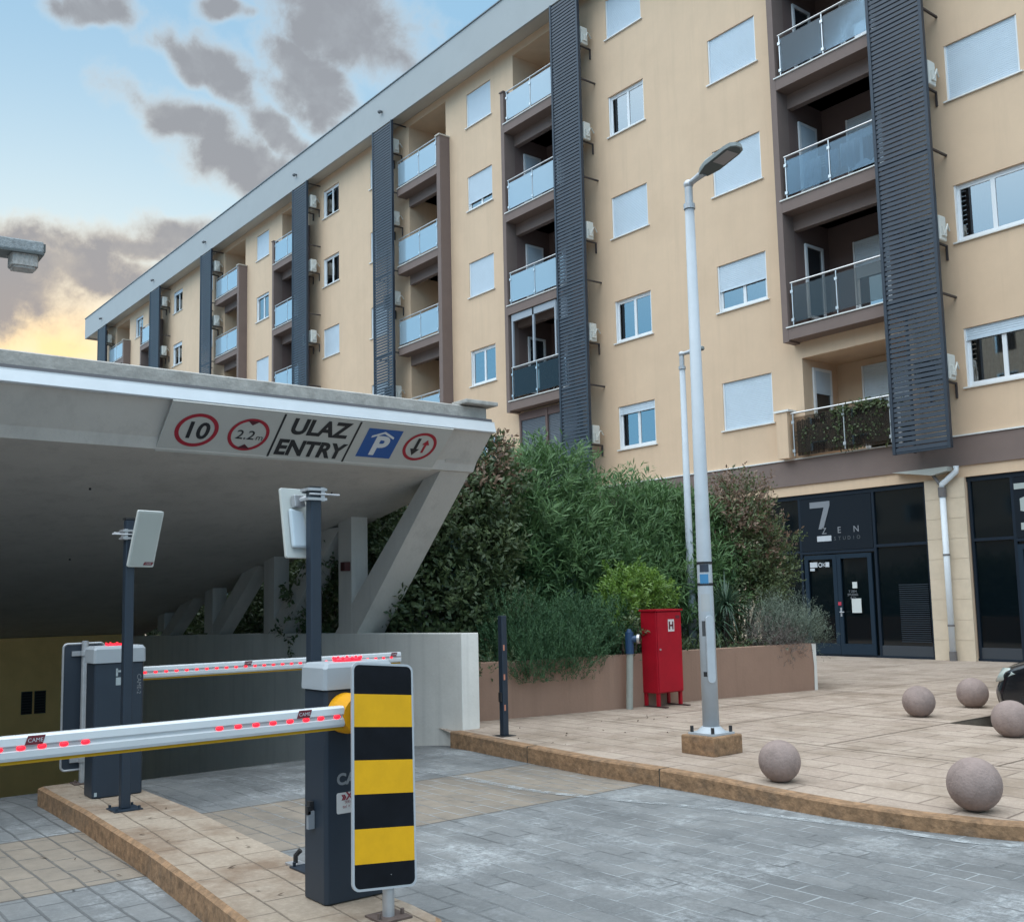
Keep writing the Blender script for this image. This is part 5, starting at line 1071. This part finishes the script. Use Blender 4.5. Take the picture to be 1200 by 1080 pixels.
# ------------------------------------------------------------ lamps
def lamp(loc, H, label, yaw, r0=.078, r1=.045, block=True, headsc=1.0, tilt=.12):
    x, y, z = loc; t = thing('street_lamp', label, 'street lamp', loc, 'white street lamps'); zb = z
    if block:
        g = G(); g.box(x - .20, x + .20, y - .20, y + .20, z - .01, z + .17); obj('base_block', g, M_kerb, t, bevel=.015); zb = z + .17
        g = G(); g.box(x - .15, x + .15, y - .15, y + .15, zb + .001, zb + .02); g.path([(x, y, zb + .02), (x, y, zb + .07)], [.14, .085], 20); obj('base_flange', g, M_lamp, t)
        for a in (-1, 1):
            for b in (-1, 1): g = G(); g.path([(x + .125 * a, y + .125 * b, zb + .02), (x + .125 * a, y + .125 * b, zb + .075)], .016, 8); obj('bolt', g, M_black, t)
    g = G(); g.path([(x, y, zb), (x, y, z + H * .25), (x, y, z + H - .35)], [r0, r0 * .93, r1], 20); pl = obj('pole', g, M_lamp, t, smooth=True)
    if block:
        g = G(); g.prism(rrect(.075, .62, .035), (x + .066, y - .045, z + .95), (.45, .89, 0), (0, 0, 1), (.02, -.01, 0)); obj('hatch', g, M_lamp, pl, bevel=.003)
        vd = Vector((-x, -y, 0)).normalized(); sd2 = Vector((-vd.y, vd.x, 0))
        for zz, hh, mm_ in ((1.55, .012, M_black), (1.75, .012, M_black), (1.60, .045, mat('sticker_blue', (.05, .22, .42), .5)), (1.70, .035, mat('sticker_black', (.03, .04, .06), .5)), (1.14, .07, mat('sticker_dark', (.06, .065, .07), .6)), (1.38, .08, mat('sticker_grey', (.42, .44, .45), .6)), (.72, .022, M_black)):
            g = G(); rr2 = r0 * (1 - .07 * zz / 1.5) + .0012; full = hh < .015; n = 24 if full else 6
            a0, a1 = (0, 2 * math.pi) if full else (-.7 + .2 * (zz % .3), .35 + (zz % .3)); c = math.atan2(vd.y, vd.x)
            for i in range(n):
                t0 = c + a0 + (a1 - a0) * i / n; t1 = c + a0 + (a1 - a0) * (i + 1) / n
                g.quad((x + rr2 * math.cos(t0), y + rr2 * math.sin(t0), z + zz - hh), (x + rr2 * math.cos(t1), y + rr2 * math.sin(t1), z + zz - hh), (x + rr2 * math.cos(t1), y + rr2 * math.sin(t1), z + zz + hh), (x + rr2 * math.cos(t0), y + rr2 * math.sin(t0), z + zz + hh))
            obj('band' if full else 'sticker', g, mm_, pl)
    zt = z + H - .35; g = G(); g.path([(x, y, zt), (x, y, zt + .05)], r1 + .012, 16); g.path([(x, y, zt + .05), (x, y, zt + .22)], r1 - .006, 16)
    d = Vector((math.cos(yaw), math.sin(yaw), tilt)).normalized(); s = d.cross(Vector((0, 0, 1))).normalized(); up = s.cross(d)
    a = Vector((x, y, zt + .25)); g.sphere(a, r1 + .004, 14, 10); g.path([a, a + d * .10], .030, 12); g.path([a + d * .10, a + d * .22], [.030, .040], 12); obj('neck', g, M_galv, pl, smooth=False)
    # luminaire: tapered flat body
    o = a + d * .18; k = headsc
    pts = [(0, .035), (.06, .075), (.16, .11), (.45, .11), (.52, .09), (.55, .04)]; out = [(p, q) for p, q in pts] + [(p, -q) for p, q in pts[::-1]]
    g = G(); n = len(out); lo = [o + d * p * k + s * q * k - up * .018 for p, q in out]; mi_ = [o + d * p * k + s * q * k + up * .02 for p, q in out]; hi = [o + d * (p * .9 + .02) * k + s * q * .7 * k + up * (.055 if p < .3 else .035) for p, q in out]
    g.add(lo + mi_ + hi, [[i, (i + 1) % n, n + (i + 1) % n, n + i] for i in range(n)] + [[n + i, n + (i + 1) % n, 2 * n + (i + 1) % n, 2 * n + i] for i in range(n)] + [[2 * n + i for i in range(n)], [i for i in range(n)][::-1]])
    hd = obj('lamp_head', g, mat('grey_green_casting', (.22, .25, .25), .5, .08, 6), t)
    g = G(); g.prism([(.03, .06), (.15, .098), (.44, .098), (.50, .08), (.53, .03), (.53, -.03), (.50, -.08), (.44, -.098), (.15, -.098), (.03, -.06)], o - up * .019, d * k, s * k, -up * .004); lp = obj('underside', g, mat('dark_underside', (.07, .085, .085), .5), hd)
    g = G(); g.prism([(.25, .08), (.46, .08), (.46, -.08), (.25, -.08)], o - up * .0235, d * k, s * k, -up * .003); obj('lens', g, mat('lens_grey', (.26, .24, .24), .3), lp)
    return t
lamp((-6.47, 7.44, .15), 5.56, 'tall white street lamp on a rusty stone block at the kerb', R(-4), tilt=.22, headsc=.92)
lamp((-10.9, 12.2, .7), 4.85, 'thinner white street lamp rising from the shrubs behind the nearer lamp', R(0), .065, .045, False, .5, tilt=.02)
# old floodlight-like lamp at the left, its post outside the picture
t = thing('street_lamp', 'old weathered boxy street light on an arm at the left edge', 'street lamp', (-7.72, 1.25, 0), 'old street light')
L_d = Vector((.0, 1, 0)); P_ = Vector((-7.85, 1.60, 4.20))
g = G(); g.path([(-8.3, .75, 0), (-8.3, .75, 4.1), (-8.28, .80, 4.24), (-8.25, 1.0, 4.27), (-8.22, 1.62, 4.27)], [.07, .05, .035, .03, .03], 12); obj('pole', g, M_galv, t, smooth=True)
g = G(); ax = Vector((.03, 1, .03)).normalized(); hd_c = Vector((-8.22, 1.71, 4.335))
g.obox(hd_c, ax * .235, Vector((1, -.03, 0)) * .10, Vector((0, 0, 1)) * .045); hd = obj('lamp_head', g, mat('weathered_grey_casting', (.30, .32, .33), .7, .3, 25, .6, 60), t, bevel=.012)
g = G(); g.obox(hd_c + Vector((0, 0, -.052)), ax * .238, Vector((1, -.03, 0)) * .106, Vector((0, 0, .008))); g.obox(hd_c + ax * .242, ax * .008, Vector((1, -.03, 0)) * .085, Vector((0, 0, .032))); obj('rim', g, mat('dark_rim', (.10, .11, .11), .6), hd)
g = G(); c = hd_c + ax * .11 + Vector((0, 0, -.105)); n = 20
for i in range(n):
    pass
sec2 = []
for i in range(40):
    an = 2 * math.pi * i / 40; rr_ = 1 + (.03 if i % 2 else -.03); cx_ = max(-1, min(1, 1.25 * math.cos(an))); sy_ = max(-1, min(1, 1.25 * math.sin(an))); sec2.append((cx_ * .095 * rr_, sy_ * .08 * rr_))
g.prism(sec2, c + Vector((0, 0, -.045)), ax, Vector((1, -.03, 0)), Vector((0, 0, .09))); g.prism([(a * .85, b * .85) for a, b in sec2], c + Vector((0, 0, -.062)), ax, Vector((1, -.03, 0)), Vector((0, 0, .02))); obj('ribbed_diffuser', g, mat('dirty_ribbed_plastic', (.42, .40, .38), .6, .25, 30), hd)

# ------------------------------------------------------------ stone balls
M_ball = mat('mauve_concrete', (.27, .205, .185), .85, .16, 9, .6, 60, stain=(.18, .135, .12), sscale=6)
def rzp(y): return .15
BALLS = [((-5.19, 6.76), .163, .135, 'stone ball nearest the lamp post block, by the kerb'), ((-3.66, 6.86), .178, .118, 'largest stone ball at the lower right, by the kerb'), ((-5.02, 10.2), .183, .15, 'stone ball in front of the parking bay, overlapping the black car'), ((-6.55, 11.15), .182, .15, 'leftmost stone ball of the far three, left of the parking bay corner'), ((-6.57, 12.42), .186, .15, 'farthest stone ball, between another ball and the black car')]
first = None
for i, ((x, y), r_, z, lb) in enumerate(BALLS):
    if first is None:
        g = G(); g.sphere((0, 0, 0), 1.0, 48, 28); first = obj('stone_ball', g, M_ball, smooth=True); o = first
    else: o = first.copy(); COL.objects.link(o)
    o.location = (x, y, z + r_ - .012); o.scale = (r_,) * 3; o.rotation_euler = (random.random() * 3, random.random() * 3, 0); tag(o, 'round mauve ' + lb, 'bollard', 'round stone ball bollards')

# ------------------------------------------------------------ car (front overhangs into the picture at the right)
M_car = mat('black_car_paint', (.008, .009, .012), .18, spec=.7); M_cglass = mat('car_glass', (.02, .03, .035), .04, spec=.8); M_tyre = mat('tyre_rubber', (.02, .02, .02), .85); M_plast = mat('black_bumper_plastic', (.018, .018, .02), .55)
CX, CY = -5.97, 12.22
car = thing('parked_car', 'black hatchback parked in the bay, its front entering the picture', 'car', (CX + 2, CY, 0))
PF = [(.10, .22), (.03, .29), (-.0, .38), (-.01, .46), (.02, .51), (.045, .56), (.07, .64), (.13, .71), (.30, .79), (.7, .885), (1.2, .955), (2.4, .97), (3.9, .97), (4.12, .86), (4.2, .6), (4.15, .3), (4.0, .21), (2.4, .18), (.6, .18)]
ys_ = [-.86, -.845, -.80, -.70, -.5, -.25, 0, .25, .5, .70, .80, .845, .86]; g = G(); n = len(PF)
for y_ in ys_:
    a_ = abs(y_) / .86; dx = .30 * a_ ** 3.2; ins_ = .05 if a_ > .99 else 0
    for px_, pz_ in PF:
        k_ = max(0, 1 - px_ / 1.3); kb = max(0, (px_ - 3.2) / 1.0); cz_ = .55
        g.v.append((CX + px_ + dx * k_ - dx * .6 * kb, CY + y_, cz_ + (pz_ - cz_) * (1 - (.16 if a_ > .99 else (.05 if a_ > .97 else 0))) - (.03 * a_ * a_ if pz_ > .75 else 0)))
for i in range(len(ys_) - 1):
    for k in range(n): g.f.append([i * n + k, i * n + (k + 1) % n, (i + 1) * n + (k + 1) % n, (i + 1) * n + k]); g.mi.append(0)
g.f.append(list(range(n))[::-1]); g.mi.append(0); g.f.append([(len(ys_) - 1) * n + k for k in range(n)]); g.mi.append(0)
bdy = obj('body', g, M_car, car, smooth=True); ss = bdy.modifiers.new('sub', 'SUBSURF'); ss.levels = ss.render_levels = 1
g = G(); CB = [(1.15, .80, .80, .93, .93), (1.9, .80, .64, .95, 1.38), (2.5, .81, .61, .95, 1.46), (3.2, .80, .60, .95, 1.43), (3.8, .78, .58, .95, 1.28), (4.08, .74, .70, .92, .94)]
for x_, w0, w1, z0_, z1_ in CB:
    g.v += [(CX + x_, CY - w0, z0_), (CX + x_, CY - w1, z1_ - .02), (CX + x_, CY - w1 * .6, z1_ + .02), (CX + x_, CY + w1 * .6, z1_ + .02), (CX + x_, CY + w1, z1_ - .02), (CX + x_, CY + w0, z0_)]
for i in range(len(CB) - 1):
    for k in range(5):
        gl = k in (0, 4) or i in (0, 4); g.f.append([i * 6 + k, (i + 1) * 6 + k, (i + 1) * 6 + k + 1, i * 6 + k + 1]); g.mi.append(1 if gl else 0)
obj('cabin', g, [M_car, M_cglass], car)
for sy in (-1, 1):
    pts3 = [(.075, .50, .555), (.16, .66, .555), (.30, .79, .585), (.44, .835, .665), (.36, .76, .72), (.22, .60, .71), (.11, .46, .64)]
    g = G(); vs_ = [(CX + a + .025, CY + sy * (b + .012), c) for a, b, c in pts3]; ou = [(v[0] - .03, v[1] + sy * .022, v[2] + .005) for v in vs_]; cxm = [sum(v[q] for v in ou) / 7 for q in range(3)]; cxm[0] -= .03; cxm[1] += sy * .03
    g.add(vs_ + ou + [tuple(cxm)], [[i, (i + 1) % 7, 7 + (i + 1) % 7, 7 + i] for i in range(7)] + [[7 + i, 7 + (i + 1) % 7, 14] for i in range(7)]); obj('headlight', g, mat('headlight_glass', (.42, .47, .44), .12, spec=.9), car, smooth=True)
g = G(); g.box(CX - .016, CX + .02, CY - .30, CY + .30, .40, .50); obj('grille', g, M_black, car, bevel=.01)
for xl in (.86, 3.35):
    for sy in (-1, 1):
        yc = CY + sy * .80; g = G(); prf = [(-.10, .20), (-.10, .29), (-.08, .315), (.08, .315), (.10, .29), (.10, .20)]; n = 32
        for a, r_ in prf:
            for k in range(n): an = 2 * math.pi * k / n; g.v.append((CX + xl + r_ * math.cos(an), yc + a, .315 + r_ * math.sin(an)))
        for j in range(len(prf) - 1):
            for k in range(n): g.f.append([j * n + k, j * n + (k + 1) % n, (j + 1) * n + (k + 1) % n, (j + 1) * n + k]); g.mi.append(0)
        wh = obj('wheel', g, M_tyre, car, smooth=True)
        g = G(); g.path([(CX + xl, yc + sy * .075, .315), (CX + xl, yc + sy * .085, .315)], .205, 28); obj('rim', g, mat('alloy_rim', (.3, .31, .32), .35, metal=.7), wh)
        g = G(); g.ring(.37, .30, (CX + xl, yc + sy * .055, .33), (1, 0, 0), (0, 0, 1), (0, 0, 0)); obj('wheel_arch', g, M_plast, car)

# ------------------------------------------------------------ small things
def rack(loc, label):
    x, y, z = loc; t = thing('drying_rack', label, 'drying rack', loc)
    g = G()
    for dx in (0, 1.0):
        g.path([(x + dx, y - .25, z), (x + dx, y + .25, z + .85)], .012, 6); g.path([(x + dx, y + .25, z), (x + dx, y - .25, z + .85)], .012, 6)
    for yy3 in (-.25, -.12, 0, .12, .25): g.path([(x, y + yy3, z + .85), (x + 1.0, y + yy3, z + .85)], .006, 5)
    obj('frame', g, M_trim, t); return t
rack((-13.9, 20.5, 10.95), 'drying rack with hanging washing behind blue glass on the right stack')
t = thing('laundry', 'pale washing hung behind the glass of the third right balcony', 'laundry', (-13.5, 20.2, 11.8))
for i, (xa, w2, zz, hh, cc) in enumerate(((-13.95, .5, 11.78, .65, (.5, .52, .55)), (-13.35, .35, 11.8, .5, (.28, .33, .40)), (-12.95, .5, 11.85, .6, (.48, .48, .5)), (-12.35, .3, 11.8, .55, (.10, .13, .18)))):
    g = G(); nn_ = 14
    for k in range(nn_):
        a_ = xa + w2 * k / nn_; b_ = xa + w2 * (k + 1) / nn_; ya = 20.15 + .03 * math.sin(k * 1.3 + i); yb = 20.15 + .03 * math.sin((k + 1) * 1.3 + i); g.quad((a_, ya, zz - hh * (1 - .1 * math.sin(k * .5))), (b_, yb, zz - hh * (1 - .1 * math.sin((k + 1) * .5))), (b_, yb, zz), (a_, ya, zz))
    obj('cloth', g, mat('cloth_%d' % i, cc, .95, .15, 8), t)
rack((-23.3, 20.4, 7.85), 'white drying rack on the glazed balcony above the canopy tip')
t = thing('storage_crate', 'pale crate on the glazed balcony beside the drying rack', 'crate', (-23.9, 20.3, 7.85))
g = G(); g.box(-24.1, -23.4, 20.15, 20.5, 8.08, 8.38); obj('box', g, mat('pale_crate', (.42, .36, .27), .8, .1, 8), t); g = G(); g.box(-24.05, -23.45, 20.2, 20.45, 7.86, 8.07); obj('stand', g, M_brownin, t)
t = thing('cardboard_panel', 'beige board leaning at the left of the glazed balcony', 'board', (-24.8, 20.2, 7.9)); g = G(); g.box(-24.9, -24.4, 20.12, 20.16, 7.98, 8.55); obj('board', g, mat('beige_board', (.36, .28, .19), .8), t)
# fallen leaves
g = G()
for i in range(60):
    r_ = random.random()
    if r_ < .5: x, y, z = random.uniform(-9.3, -7.2), random.uniform(6.75, 9.2), .165
    elif r_ < .7: x, y, z = random.uniform(-9.1, -4.6), random.uniform(2.3, 2.75), .157
    else: x, y, z = random.uniform(-7.5, -5.5), random.uniform(1.0, 2.1), .008
    a = random.random() * 6.28; l = random.uniform(.012, .03); d = Vector((math.cos(a), math.sin(a), .3)) * l; s = Vector((-math.sin(a), math.cos(a), .1)) * l * .4; c = Vector((x, y, z)); g.quad(c - d, c + s, c + d, c - s)
o = obj('fallen_leaves', g, mat('dry_leaf', (.09, .06, .04), .9, .4, 40)); tag(o, 'scattered dry leaves and grit on the paving', 'fallen leaves', kind='stuff')
# neighbour across the street, seen only in reflections
nb = thing('apartment_building', 'cream block across the street, mirrored in the window panes', 'building', (-14, -34, 0))
ops = [(x, x + 1.5, z, z + 1.4) for x in range(-60, 40, 4) for z in (4, 7, 10, 13, 16, 19, 22)]
g = G(); wallgrid(g, -70, 40, 0, 25, -34, ops); g.quad((-70, -34, 25), (40, -34, 25), (40, -46, 25), (-70, -46, 25)); obj('wall', g, mat('neighbour_plaster', (.50, .43, .35), .9), nb)
g = G()
for a, b, c, d in ops: g.quad((a, -34.15, c), (b, -34.15, c), (b, -34.15, d), (a, -34.15, d))
obj('window_panes', g, M_dark, nb)
